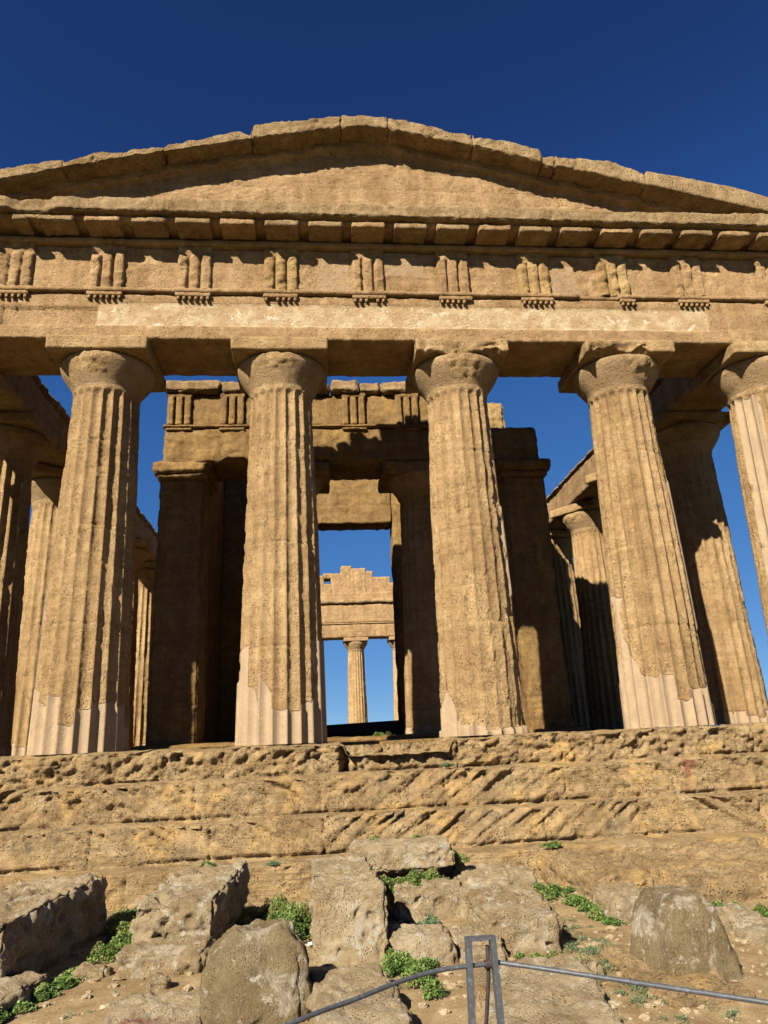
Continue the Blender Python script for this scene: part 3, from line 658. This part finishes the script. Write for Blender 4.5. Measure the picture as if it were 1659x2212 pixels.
# ------------------------------------------------------------------ stepped platform
pf = empty('stepped_platform', (0, 0, 0), parent=T)
ca, sa = math.cos(R(33)), math.sin(R(33))
def weather(seed, zt_, zb_, dep, dia=1.0, joints=(), notch=False, lean=0.0, scoop=0.05):
    def f(W, nr):
        W = W.copy(); x, y, z = W[:, 0].copy(), W[:, 1].copy(), W[:, 2].copy()
        f_ = np.clip(-nr[:, 1], 0, 1); tp = np.clip(nr[:, 2], 0, 1)
        wf = np.minimum(1, f_ + tp) * (1 - tp * sst(0.0, 0.5, y - y.min() - 0.06))
        Q = np.stack([x * ca + z * sa, y, (-x * sa + z * ca)], 1)
        # blocks flip their bedding direction here and there
        blkid = np.searchsorted(np.array(sorted(joints)), x) if len(joints) else np.zeros(len(x), int)
        flip = (_h(blkid, blkid * 0 + seed, blkid * 0, 9) > 0.68)
        Q2 = np.stack([-x * ca + z * sa, y, (x * sa + z * ca)], 1); Q = np.where(flip[:, None], Q2, Q)
        big = fbm(W, (1.3, 1.0, 2.2), 4, seed)
        str_ = fbm(Q, (1.1, 1.0, 11.0), 4, seed + 1, 0.55)
        med = fbm(W, (5.0, 4.0, 7.0), 4, seed + 2, 0.6)
        wl = worley(W + 0.16 * med[:, None], (3.6, 4.0, 10.0), seed + 3)
        d = dep * (0.7 * np.clip(big + 0.05, 0, 1) + dia * 1.25 * str_ * (0.45 + np.clip(big + 0.3, 0, 1)) + 0.50 * med + 0.62 * (1 - sst(0.05, 0.5, wl)) * sst(-0.1, 0.3, fbm(W, 1.8, 3, seed + 4)))
        d *= 0.45 + 0.9 * sst(zb_, zt_, z)
        d += dep * 0.16 * fbm(Q, (2.5, 2.0, 26.0), 3, seed + 12, 0.6) * (0.3 + dia)
        d += dep * 0.34 * fbm(W, 14.0, 4, seed + 13, 0.7)
        d += 0.085 * np.exp(-((z - zb_ - 0.03 - 0.03 * fbm(W, (2, 2, 0.1), 3, seed + 14)) / 0.030) ** 2) * (0.22 + 0.75 * sst(-0.25, 0.15, fbm(W, (1.1, 1, 0.1), 3, seed + 15)))
        for xj in joints:
            d += 0.045 * np.exp(-((x - xj - 0.02 * fbm(W, 4, 2, 7)) / 0.014) ** 2)
        d += 0.035 * (_h(blkid, blkid * 0 + seed, blkid * 0, 19) - 0.5)
        d += lean * sst(zb_, zt_, z)
        W[:, 1] += wf * d
        W[:, 2] += tp * (-0.045 * np.clip(fbm(W, (1.5, 1.5, 1), 4, seed + 6) + 0.15, 0, 1) * 1.6)
        W[:, 2] -= tp * scoop * (1 - sst(0.0, 0.28, W[:, 1] - (W[:, 1].min() + 0.05)))
        if notch:
            m = sst(-0.70, -0.62, x + 0.05 * fbm(W, 5, 3, 71)) * (1 - sst(0.88, 0.98, x + 0.05 * fbm(W, 5, 3, 72)))
            W[:, 1] += m * f_ * (0.16 + 0.10 * sst(-0.45, -0.05, z)) + 0.26 * f_ * np.exp(-((x + 0.66) / 0.055) ** 2)
            W[:, 2] -= m * tp * (0.08 + 0.09 * (1 - sst(-0.8, -0.3, y)))
        return W, None
    return f
rnj = random.Random(4)
def mkj(step, ph): return [-9 + ph + k * step + rnj.uniform(-0.12, 0.12) for k in range(int(18 / step) + 1)]
stone_obj('step', M_step, pf, -9.0, 9.3, -0.92, 1.2, -0.60, 0.0, res=0.024, rnd=0.05, amp=0.012, chip=0.03, csc=2.4, seed=701, maxn=800,
          hook=weather(701, 0.0, -0.46, 0.21, 0.25, mkj(1.6, 0.3), notch=True, scoop=0.02))
stone_obj('step', M_step, pf, -9.4, 9.7, -1.30, -0.4, -1.14, -0.42, res=0.024, rnd=0.06, amp=0.012, chip=0.03, csc=2.4, seed=702, maxn=800,
          hook=weather(702, -0.44, -0.96, 0.13, 0.9, mkj(1.75, 0.9), lean=0.09, scoop=0.04))
stone_obj('step', M_step, pf, -9.8, 10.1, -1.68, -0.8, -1.60, -0.92, res=0.024, rnd=0.05, amp=0.010, chip=0.02, csc=2.4, seed=703, maxn=800,
          hook=weather(703, -0.94, -1.42, 0.085, 1.6, mkj(1.5, 0.5), lean=0.08, scoop=0.03))
stone_obj('foundation_course', M_step, pf, -10.2, 10.5, -2.12, -1.2, -2.0, -1.40, res=0.026, rnd=0.04, amp=0.010, chip=0.03, csc=2.0, seed=704, maxn=800,
          hook=weather(704, -1.40, -2.0, 0.05, 0.6, mkj(1.35, 0.2), lean=0.02, scoop=0.02))
stone_obj('floor', M_cel, pf, -8.9, 9.2, 1.15, 38.9, -0.6, -0.012, res=0.3, rnd=0.02, amp=0.01, chip=0.01, csc=1, seed=705, maxn=130)

# ------------------------------------------------------------------ ground
def gz(x, y):
    P = np.stack([x, y, 0 * x], 1)
    z = -1.80 + 0.10 * sst(-6.5, -10.5, y) * 0 + 0.10 * (1 - sst(-10.5, -6.5, y)) + 0.10 * sst(-5.0, -2.6, y) * sst(0.2, 2.8, x)
    z = z + 0.045 * fbm(P, 0.8, 3, 801) + 0.018 * fbm(P, 3.5, 4, 802) + 0.006 * fbm(P, 16, 3, 803)
    far = sst(14, 60, np.hypot(x, y + 6))
    inside = sst(-2.2, -1.6, y) * (1 - sst(40, 44, y)) * (1 - sst(9, 12, np.abs(x)))
    z = z * (1 - inside) + inside * -2.1
    return z * (1 - far) + far * (-3.0 + 6 * fbm(P, 0.01, 3, 804) - 0.0015 * np.hypot(x, y))
def spread(a, b, step, lim, g=1.25):
    c = list(np.arange(a, b, step)); s = step; v = c[-1]; hi = []
    while v < lim: s *= g; v += s; hi.append(v)
    s = step; v = c[0]; lo = []
    while v > -lim: s *= g; v -= s; lo.append(v)
    return np.array(lo[::-1] + c + hi)
gx_, gy_ = spread(-5.6, 5.2, 0.03, 2500), spread(-9.6, -1.9, 0.03, 2500)
GX, GY = np.meshgrid(gx_, gy_, indexing='ij'); sh = GX.shape
GX = GX.ravel(); GY = GY.ravel()
V = np.stack([GX, GY, gz(GX, GY)], 1); idx = np.arange(len(V)).reshape(sh)
F = np.stack([idx[:-1, :-1], idx[1:, :-1], idx[1:, 1:], idx[:-1, 1:]], -1).reshape(-1, 4)
tag(mk('ground', V, F, M_grd), kind='structure')
def g1(x, y): return float(gz(np.array([x]), np.array([y]))[0])

# ------------------------------------------------------------------ fallen blocks and boulders
GB = 'fallen temple blocks in front of the steps'
def block(name, label, cat, x0, x1, y0, y1, zt_, rot=0.0, zb_=None, tilt=None, mat=M_blk, res=0.016, rnd=0.05, amp=0.02, chip=0.05, csc=3.0, pit=0.045, psc=9, seed=0, pre=None, group=GB):
    cx, cy = (x0+x1)/2, (y0+y1)/2
    zb_ = zb_ if zb_ is not None else g1(cx, cy) - 0.12
    rg_ = 0.45 if mat is M_boul else 1.0
    def rough(W, nr):
        sd = np.clip(1 - np.abs(nr[:, 2]), 0, 1)
        st = fbm(W, (2.0, 2.0, 17.0), 4, seed + 41, 0.6); g = fbm(W, 13.0, 4, seed + 42, 0.65)
        w2 = worley(W + 0.03 * g[:, None], 13.0, seed + 43)
        fr_ = worley(W + 0.06 * fbm(W, 3, 2, seed + 46)[:, None], (4.0, 4.0, 5.0), seed + 45)
        W = W + nr * (rg_ * 0.075 * (fr_ - 0.55))[:, None]
        W = W + nr * ((0.026 * st * sd + 0.018 * g) * rg_ - 0.022 * rg_ * (1 - sst(0.1, 0.5, w2)) * sst(-0.15, 0.2, fbm(W, 4.0, 3, seed + 44)))[:, None]
        return (pre(W, nr) if pre else W), None
    V, F, at = stone(x0, x1, y0, y1, zb_, zt_, res=res, rnd=rnd, amp=amp, chip=chip, csc=csc, pit=pit, psc=psc, seed=seed, hook=rough, octs=5)
    if rot: V = rotz(V, (cx, cy), rot)
    if tilt:
        V = V.copy(); V[:, 2] += (V[:, 0] - cx) * tilt[0] + (V[:, 1] - cy) * tilt[1]
    V = V - np.array([cx, cy, zb_])
    o = mk(name, V, F, mat, None, at); o.location = (cx, cy, zb_)
    return tag(o, label, cat, group)
S = 'stone block'
# A: long block at far left, running away from the viewer
block('stone_block', 'long weathered block at the far left pointing towards the steps, its side in deep shadow', S, -4.35, -3.38, -5.30, -3.30, -1.24, rot=R(-7), tilt=(0.04, 0.01), rnd=0.04, amp=0.03, chip=0.08, pit=0.07, psc=6, seed=901, res=0.02)
block('stone_block', 'pitted block with hollows and a thin slab underneath, left of the centre', S, -2.66, -1.90, -4.62, -3.05, -1.27, rot=R(-6), tilt=(0.05, 0.04), rnd=0.04, amp=0.03, chip=0.07, pit=0.10, psc=6, seed=902, zb_=-1.70)
block('stone_slab', 'low slab with an undercut edge beneath the pitted block', 'stone slab', -2.72, -1.94, -5.02, -3.4, -1.60, rot=R(-4), rnd=0.07, amp=0.02, chip=0.06, pit=0.03, seed=903)
def taper(kx, ky, cx, cy, z0, z1, lx=0.0, ly=0.0):
    def f(W, nr):
        W = W.copy(); t = (W[:, 2] - z0) / (z1 - z0)
        W[:, 0] = cx + (W[:, 0] - cx) * (1 - kx * t) + lx * t; W[:, 1] = cy + (W[:, 1] - cy) * (1 - ky * t) + ly * t
        return W
    return f
block('boulder', 'big rounded speckled boulder in the left foreground, right behind the railing', 'boulder', -1.92, -1.13, -6.45, -5.55, -1.28, mat=M_boul, rot=R(6), rnd=0.20, amp=0.03, chip=0.07, csc=2.4, pit=0.02, seed=904,
      pre=taper(0.16, 0.40, -1.5, -5.95, -1.9, -1.3, 0.03, 0.10), group=None)
block('stone_block', 'large upright block with a crumbling face at the centre of the foreground', S, -1.10, -0.46, -5.22, -4.15, -1.24, rnd=0.03, amp=0.03, chip=0.06, pit=0.06, psc=8, seed=905, pre=taper(0.04, 0.30, -0.78, -4.6, -1.9, -1.24, 0, 0.12))
block('stone_block', 'pale flat topped block butted against the back of the large central block', S, -1.13, -0.52, -4.10, -3.20, -1.22, rnd=0.03, amp=0.012, chip=0.03, pit=0.01, seed=906)
block('stone_block', 'clean cut oblong block with a red stained corner lying on the lowest step', S, -0.66, 0.52, -2.92, -2.25, -1.17, zb_=-1.46, rnd=0.05, amp=0.014, chip=0.04, pit=0.015, seed=907)
block('stone_block', 'whitish squat block with weeds on both sides, behind the post', S, -0.29, 0.52, -3.78, -3.02, -1.52, rnd=0.04, amp=0.02, chip=0.04, pit=0.04, seed=908)
block('stone_block', 'low square block beside the large central block, just left of the post', S, -0.46, 0.07, -5.32, -4.72, -1.60, rnd=0.05, amp=0.015, chip=0.04, pit=0.02, seed=909)
block('stone_block', 'low pale block seen through the top of the post', S, 0.09, 0.50, -5.30, -4.75, -1.62, rnd=0.05, amp=0.015, chip=0.04, pit=0.02, seed=910)
block('stone_block', 'broad squat block with a rounded right end and whitish lichen, right of the post', S, 0.40, 1.10, -5.12, -3.80, -1.49, rot=R(-4), rnd=0.07, amp=0.03, chip=0.06, pit=0.05, seed=911)
block('stone_block', 'small rough block between the oblong block and the weedy hollow', S, 0.55, 1.08, -3.30, -2.45, -1.50, rnd=0.06, amp=0.02, chip=0.05, pit=0.03, seed=912)
block('stone_block', 'wide brown block sloping forward from the foundation, right of the big weed patch', S, 1.72, 2.50, -3.70, -2.15, -1.47, rot=R(10), tilt=(-0.02, 0.02), mat=M_step, rnd=0.09, amp=0.03, chip=0.06, pit=0.02, seed=913)
block('stone_block', 'small rounded block leaning against the left of the right hand boulder', S, 1.74, 2.26, -4.48, -3.75, -1.55, rnd=0.10, amp=0.02, chip=0.05, pit=0.02, seed=914)
block('boulder', 'big tapering speckled boulder at the right behind the sloping rail', 'boulder', 1.38, 2.10, -6.25, -5.5, -1.25, mat=M_boul, rot=R(14), rnd=0.13, amp=0.02, chip=0.06, csc=2.2, pit=0.02, seed=915,
      pre=taper(0.40, 0.30, 1.72, -5.9, -1.9, -1.26, 0.04, 0.10), group=None)
block('stone_slab', 'flat ochre slab under the right hand boulder', 'stone slab', 1.25, 1.88, -6.62, -5.3, -1.71, mat=M_step, rnd=0.05, amp=0.02, chip=0.05, seed=916)
block('rock_outcrop', 'large sloping rock mass at the far right below the steps', 'rock', 2.62, 4.6, -4.05, -2.15, -1.47, tilt=(0.02, 0.05), mat=M_step, rnd=0.15, amp=0.04, chip=0.10, csc=1.6, pit=0.03, seed=917, res=0.03, group=None)
block('stone_slab', 'wide flat lichen covered slab at the bottom right of the post', 'stone slab', 0.00, 0.86, -7.25, -5.75, -1.66, rot=R(-8), mat=M_blk, rnd=0.06, amp=0.02, chip=0.04, pit=0.01, seed=918)
block('stone_slab', 'flat lichen spotted slab between the left boulder and the post', 'stone slab', -1.12, -0.52, -6.95, -5.75, -1.62, rot=R(5), mat=M_blk, rnd=0.06, amp=0.02, chip=0.04, pit=0.01, seed=919)
block('stone_slab', 'pale flat slab beyond the right hand boulder', 'stone slab', 2.55, 3.05, -4.95, -4.35, -1.68, rnd=0.05, amp=0.02, chip=0.04, seed=920)
block('stone_slab', 'pale sunken slab at the right picture edge', 'stone slab', 2.55, 3.3, -5.55, -5.02, -1.70, rot=R(12), rnd=0.05, amp=0.02, chip=0.04, seed=921)
block('stone_slab', 'pale flat slab at the bottom left corner beside a strip of weeds', 'stone slab', -4.15, -3.32, -6.4, -4.95, -1.66, rot=R(-13), rnd=0.04, amp=0.015, chip=0.03, pit=0.01, seed=922)
block('small_rock', 'small rounded rock on the sand right of the long shadowed block', 'rock', -3.08, -2.80, -4.98, -4.78, -1.69, rnd=0.07, amp=0.015, chip=0.03, pit=0.01, seed=923, res=0.012, group=None)
block('stone_slab', 'low brownish slab sunk in the sand left of the left boulder', 'stone slab', -2.55, -1.85, -6.45, -5.55, -1.735, rot=R(8), rnd=0.05, amp=0.02, chip=0.03, pit=0.01, seed=924)

block('stone_block', 'angular grey block tucked behind the broad squat block, beside the bushy weed patch', S, 1.02, 1.42, -2.95, -2.45, -1.52, rot=R(8), rnd=0.03, amp=0.02, chip=0.05, pit=0.04, seed=925)
block('small_rock', 'pale angular rock half buried in the weeds behind the right hand boulder', 'rock', 2.50, 2.78, -4.15, -3.92, -1.58, rot=R(30), rnd=0.04, amp=0.02, chip=0.04, seed=926, res=0.012, group=None)
block('small_rock', 'fist sized pale rock on the sand below the pitted block and its slab', 'rock', -2.42, -2.24, -5.42, -5.28, -1.70, rot=R(20), rnd=0.04, amp=0.015, chip=0.03, seed=927, res=0.010, group=None)
block('small_rock', 'small tan rock on the sand between the post and the right hand boulder', 'rock', 0.98, 1.13, -5.85, -5.72, -1.70, rot=R(50), rnd=0.04, amp=0.015, chip=0.03, seed=928, res=0.010, group=None)
# pebbles and stones lying about
rnd_ = random.Random(9)
pv = []
ico_V, ico_F = lattice(3, 3, 3); ico_V = ico_V / np.linalg.norm(ico_V, axis=1)[:, None]
for k in range(6500):
    x, y = rnd_.uniform(-4.4, 4.4), rnd_.uniform(-8.3, -2.3)
    r = 0.004 + 0.032 * rnd_.random() ** 7
    D = np.array([[rnd_.uniform(-.3, .3) for _ in range(3)] for _ in range(len(ico_V))])
    V = (ico_V + D) * np.array([r * rnd_.uniform(.8, 1.6), r * rnd_.uniform(.8, 1.4), r * 0.7]) + np.array([x, y, g1(x, y) + r * 0.25])
    pv.append((V, ico_F, None))
V, F, _ = join(pv); tag(mk('scattered_pebbles', V, F, M_peb, smooth=False), 'small stones and pebbles strewn over the sandy ground', 'pebbles', kind='stuff')

# ------------------------------------------------------------------ weeds
def weeds(name, label, poly, n, h, mat=M_leaf, seed=0, zf=None, size=0.016, kind=None, group='weeds growing among the blocks', cat='weed'):
    """poly: list of (x, y, radius) blobs. zf: ground height function"""
    rs = np.random.RandomState(seed)
    zf = zf or (lambda x, y: gz(x, y))
    tot = sum(r * r for *_, r in poly)
    Vs, Fs, ts, nb = [], [], [], 0
    for (cx, cy, r) in poly:
        m = max(8, int(1.6 * n * r * r / tot))
        a = rs.rand(m) * 2 * math.pi; q = np.sqrt(rs.rand(m)) * r * (0.9 + 0.55 * rs.rand(m) ** 2)
        x = cx + q * np.cos(a); y = cy + q * np.sin(a)
        P0 = np.stack([x, y, 0 * x], 1)
        dens = fbm(P0, 9, 3, seed + 1)
        hh = h * np.sqrt(np.clip(1.10 - (q / r) ** 2, 0.12, 1)) * (0.75 + 0.9 * dens)
        keep = (dens > -0.12 - 0.5 * (1 - q / r)); x, y, hh, dens = x[keep], y[keep], hh[keep], dens[keep]; m = len(x)
        z = zf(x, y) + hh * (0.15 + 0.85 * rs.rand(m) ** 0.6)
        s = size * 0.72 * (0.5 + 1.0 * rs.rand(m))
        yaw = rs.rand(m) * 2 * math.pi; til = (rs.rand(m) - 0.35) * 1.5
        d1 = np.stack([np.cos(yaw) * np.cos(til), np.sin(yaw) * np.cos(til), np.sin(til)], 1)
        sd = np.stack([-np.sin(yaw), np.cos(yaw), 0.5 * (rs.rand(m) - 0.5)], 1)
        C = np.stack([x, y, z], 1)
        s_ = s[:, None]
        v = np.stack([C - d1 * s_, C + sd * s_ * 0.55, C + d1 * s_ * 1.1, C - sd * s_ * 0.55], 1).reshape(-1, 3)
        Vs.append(v); Fs.append(np.arange(4 * m).reshape(m, 4) + nb); nb += 4 * m
        ts.append(np.repeat(np.clip(rs.rand(m) * 0.8 + dens * 0.5 + 0.1, 0, 1), 4))
    V = np.concatenate(Vs); c = np.array([poly[0][0], poly[0][1], float(zf(np.array([poly[0][0]]), np.array([poly[0][1]]))[0])])
    o = mk(name, V - c, np.concatenate(Fs), mat, None, {'tint': np.concatenate(ts)}, smooth=False)
    o.location = c
    return tag(o, label, cat, group, kind)
flat = lambda z0: (lambda x, y: np.full(len(x), z0))
weeds('weed_patch', 'lush bright green weed patch left of the pale central blocks', [(-1.34, -3.75, 0.21), (-1.32, -4.1, 0.19), (-1.40, -3.4, 0.20), (-1.22, -3.9, 0.14), (-1.45, -3.95, 0.15), (-1.5, -3.15, 0.16)], 15000, 0.25, seed=1)
weeds('weed_patch', 'low green weeds in the corner right of the pitted block', [(-1.78, -3.2, 0.16), (-1.58, -3.15, 0.12), (-1.85, -3.6, 0.13), (-1.8, -2.9, 0.15)], 4500, 0.12, seed=2)
weeds('weed_patch', 'weeds half in shadow between the two left blocks', [(-3.08, -3.25, 0.24), (-2.95, -3.65, 0.20), (-2.88, -4.05, 0.16), (-3.0, -4.35, 0.13), (-3.15, -2.8, 0.2), (-2.9, -3.0, 0.16)], 13000, 0.15, seed=3)
weeds('weed_patch', 'long strip of weeds creeping beside the corner slab', [(-3.08, -4.85, 0.12), (-3.14, -5.08, 0.11), (-3.20, -5.32, 0.11), (-3.26, -5.58, 0.10), (-3.32, -5.82, 0.09)], 6500, 0.09, seed=4)
weeds('weed_patch', 'dense green clump under the front edge of the oblong block', [(-0.20, -3.05, 0.18), (0.02, -3.05, 0.17), (0.24, -3.05, 0.15), (-0.38, -3.3, 0.13), (-0.38, -3.55, 0.09)], 10000, 0.14, seed=5, zf=flat(-1.57))
weeds('weed_patch', 'bushy weeds in front of the foundation beside the small rough block', [(1.22, -3.35, 0.20), (1.45, -3.15, 0.20), (1.62, -3.3, 0.16), (1.10, -3.1, 0.12)], 8500, 0.13, seed=6)
weeds('weed_patch', 'trail of weeds running down from the bushy patch to the right boulder', [(1.68, -3.65, 0.13), (1.70, -3.95, 0.12), (1.72, -4.2, 0.11), (1.74, -4.45, 0.09)], 5000, 0.09, seed=7)
weeds('weed_patch', 'leafy clump at the foot of the large central block near the curved rail', [(-0.42, -5.45, 0.14), (-0.30, -5.55, 0.12), (-0.47, -5.25, 0.07), (-0.20, -5.45, 0.10), (-0.33, -5.8, 0.09), (-0.25, -6.1, 0.07)], 6500, 0.16, seed=8)
weeds('weed_patch', 'upright weeds wedged at the right end of the whitish block', [(0.60, -3.75, 0.07), (0.62, -3.55, 0.08), (0.58, -3.9, 0.06)], 2200, 0.16, seed=9)
weeds('weed_patch', 'green weeds in the hollow behind the right hand boulder', [(2.45, -3.85, 0.14), (2.62, -4.1, 0.10), (2.35, -4.0, 0.10)], 4200, 0.10, seed=10)
weeds('weed_patch', 'strip of weeds at the foot of the rock mass by the right picture edge', [(2.62, -4.2, 0.12), (2.82, -4.33, 0.12), (3.02, -4.42, 0.12), (3.22, -4.5, 0.12), (3.42, -4.6, 0.13)], 6500, 0.11, seed=11)
weeds('leafy_plant', 'grey green broad leaved plant in front of the whitish block', [(0.02, -4.0, 0.09), (0.08, -4.15, 0.06)], 420, 0.13, mat=M_leafg, seed=12, size=0.03, cat='plant')
weeds('leafy_plant', 'bluish leafy plant at the shaded left corner of the whitish block', [(-0.22, -4.1, 0.07)], 300, 0.10, mat=M_leafg, seed=13, size=0.026, cat='plant')
weeds('weed_tuft', 'small round tuft on the lowest step left of the pitted block', [(-2.42, -2.0, 0.11)], 900, 0.08, seed=14, zf=flat(-1.42))
weeds('weed_tuft', 'small bushy tuft on the step above the bushy weed patch', [(1.98, -2.0, 0.14)], 1300, 0.08, seed=15, zf=flat(-1.42))
weeds('weed_tuft', 'small tuft against the left end of the oblong block', [(-0.72, -2.55, 0.08)], 700, 0.12, seed=16, zf=flat(-1.44))
weeds('weed_tuft', 'tuft against the right end of the oblong block', [(0.60, -2.55, 0.09), (0.66, -2.7, 0.07)], 900, 0.12, seed=17, zf=flat(-1.44))
weeds('weed_tuft', 'green sprigs behind the oblong block on the step', [(-0.32, -1.95, 0.10), (0.02, -1.95, 0.07), (0.2, -1.95, 0.06)], 900, 0.06, seed=18, zf=flat(-1.24))
weeds('weed_tuft', 'bright sprigs on the threshold in the doorway', [(0.26, 4.3, 0.13), (0.48, 4.3, 0.08)], 260, 0.10, seed=19, zf=flat(0.08), size=0.03)
weeds('weed_tuft', 'tiny tuft on the cut stair between the centre columns', [(0.83, -1.05, 0.09)], 500, 0.04, seed=20, zf=flat(-0.40), mat=M_leafg)
weeds('weed_tuft', 'tiny tuft on the lowest ledge beside the pale flat topped block', [(-1.62, -2.05, 0.08)], 350, 0.04, seed=21, zf=flat(-1.42), mat=M_leafg)
weeds('weed_tuft', 'sprigs growing below the broad squat block right of the post', [(0.72, -5.35, 0.07), (0.88, -5.3, 0.05), (0.6, -5.3, 0.05)], 700, 0.07, seed=22)
pl_ = []
rs = random.Random(5)
for k in range(170):
    t_ = rs.random(); pl_.append((1.15 + 0.25 * t_ + rs.gauss(0, 0.16), -4.4 - 2.4 * t_ + rs.gauss(0, 0.15), rs.uniform(0.02, 0.07)))
for k in range(60):
    pl_.append((rs.uniform(2.0, 3.4), rs.uniform(-5.6, -3.9), rs.uniform(0.015, 0.06)))
for k in range(110):
    pl_.append((rs.uniform(-3.3, 1.2), rs.uniform(-7.6, -4.8), rs.uniform(0.012, 0.04)))
weeds('sparse_grass', 'thin low sprigs of grass dotted over the sandy ground', pl_, 11000, 0.045, mat=M_leafg, seed=23, size=0.010, kind='stuff', group=None, cat='grass')

# ------------------------------------------------------------------ railing
def bar(name, p0, p1, w_, d_, mat, parent):
    """rectangular bar between two points, slightly bevelled"""
    p0, p1 = Vector(p0), Vector(p1); ax = (p1 - p0).normalized(); side = ax.cross(Vector((0, 1, 0))).normalized(); up = side.cross(ax)
    b = 0.12; sec = [(-1, -1+b), (-1+b, -1), (1-b, -1), (1, -1+b), (1, 1-b), (1-b, 1), (-1+b, 1), (-1, 1-b)]
    V = [tuple(p + side * a * w_/2 + up * c * d_/2) for p in (p0, p1) for a, c in sec]
    F = [(i, (i+1) % 8, 8 + (i+1) % 8, 8 + i) for i in range(8)] + [(0, 3, 2, 1), (0, 5, 4, 3), (0, 7, 6, 5), (8, 9, 10, 11), (8, 11, 12, 13), (8, 13, 14, 15)]
    return mk(name, np.array(V), np.array(F), mat, parent, smooth=False)
def tube(name, pts, r, mat, parent, n=14):
    C = np.array(pts, float)
    # resample with Catmull-Rom
    out = []
    for i in range(len(C) - 1):
        p0, p1, p2, p3 = C[max(i-1, 0)], C[i], C[i+1], C[min(i+2, len(C)-1)]
        for t in np.linspace(0, 1, 9)[:-1]:
            out.append(0.5 * ((2*p1) + (-p0+p2)*t + (2*p0-5*p1+4*p2-p3)*t*t + (-p0+3*p1-3*p2+p3)*t**3))
    out.append(C[-1]); C = np.array(out)
    V = []
    for i, c in enumerate(C):
        ax = Vector(C[min(i+1, len(C)-1)] - C[max(i-1, 0)]).normalized(); s_ = ax.cross(Vector((0, 0, 1)))
        if s_.length < 1e-3: s_ = Vector((1, 0, 0))
        s_.normalize(); u_ = s_.cross(ax)
        for k in range(n):
            a = k / n * 2 * math.pi; V.append(tuple(Vector(c) + s_ * math.cos(a) * r + u_ * math.sin(a) * r))
    F = [(i*n+k, i*n+(k+1) % n, (i+1)*n+(k+1) % n, (i+1)*n+k) for i in range(len(C)-1) for k in range(n)]
    return mk(name, np.array(V), np.array(F), mat, parent)
gp = g1(-0.38, -8.6)
RL = empty('railing', (-0.38, -8.6, gp), 'grey painted steel barrier post with an open rectangular top and two pipe rails', 'railing')
RL_off = Vector((-0.38, -8.6, gp))
def L(p): return tuple(Vector(p) - RL_off)
fr = empty('post_frame', (0, 0, 0), parent=RL)
bar('leg', L((-0.427, -8.6, -0.83)), L((-0.452, -8.6, gp - 0.05)), 0.024, 0.045, M_steel, fr)
bar('leg', L((-0.325, -8.6, -0.83)), L((-0.298, -8.6, gp - 0.05)), 0.024, 0.045, M_steel, fr)
bar('top_bar', L((-0.4395, -8.6, -0.827)), L((-0.3125, -8.6, -0.827)), 0.012, 0.047, M_steel, fr)
tube('brace', [L((-0.345, -8.585, -0.86)), L((-0.352, -8.58, -1.0)), L((-0.385, -8.5, -1.35)), L((-0.42, -8.42, gp - 0.05))], 0.0085, M_rust, RL)
tube('pipe_rail', [L((-1.9, -9.55, -1.02)), L((-1.15, -9.03, -0.945)), L((-0.93, -8.86, -0.940)), L((-0.72, -8.70, -0.932)), L((-0.55, -8.62, -0.927)), L((-0.40, -8.60, -0.925)), L((-0.33, -8.60, -0.925))], 0.0088, M_steel, RL)
tube('pipe_rail', [L((-0.36, -8.60, -0.922)), L((-0.29, -8.60, -0.924)), L((0.06, -8.82, -0.942)), L((0.50, -9.20, -0.944)), L((1.5, -10.05, -0.95))], 0.0088, M_steel, RL)
tube('weld_collar', [L((-0.365, -8.60, -0.924)), L((-0.318, -8.60, -0.924))], 0.0165, M_rust, RL)

# barrier board across the doorway and a scrap of litter
bo = empty('barrier_board', (0.1, 9.05, 0.10), 'low black board closing the foot of the temple doorway', 'barrier')
V, F, _ = stone(-1.25, 1.25, -0.03, 0.03, 0.0, 0.40, res=0.2, rnd=0.004, amp=0, chip=0, seed=1); V = V.copy(); V[:, 2] += (V[:, 0]) * 0.025 * (V[:, 2] > 0.2)
mk('panel', V, F, M_board, bo)
bar('foot', (-1.0, 0.06, 0.0), (-1.0, 0.06, 0.35), 0.05, 0.06, M_board, bo); bar('foot', (1.0, 0.06, 0.0), (1.0, 0.06, 0.35), 0.05, 0.06, M_board, bo)
rs = np.random.RandomState(3); V, F = lattice(6, 6, 2); V = V * np.array([0.035, 0.03, 0.006]); V[:, 2] += 0.03 * fbm(V, 30, 2, 3) + 0.03; V[:, 0] += 0.012 * fbm(V, 40, 2, 4)
lt = mk('litter_scrap', V, F, M_white); lt.location = (-1.13, -4.45, g1(-1.13, -4.45)); tag(lt, 'crumpled white scrap of litter beside the large central block', 'litter')
print('verts', sum(len(o.data.vertices) for o in bpy.data.objects if o.type == 'MESH'))
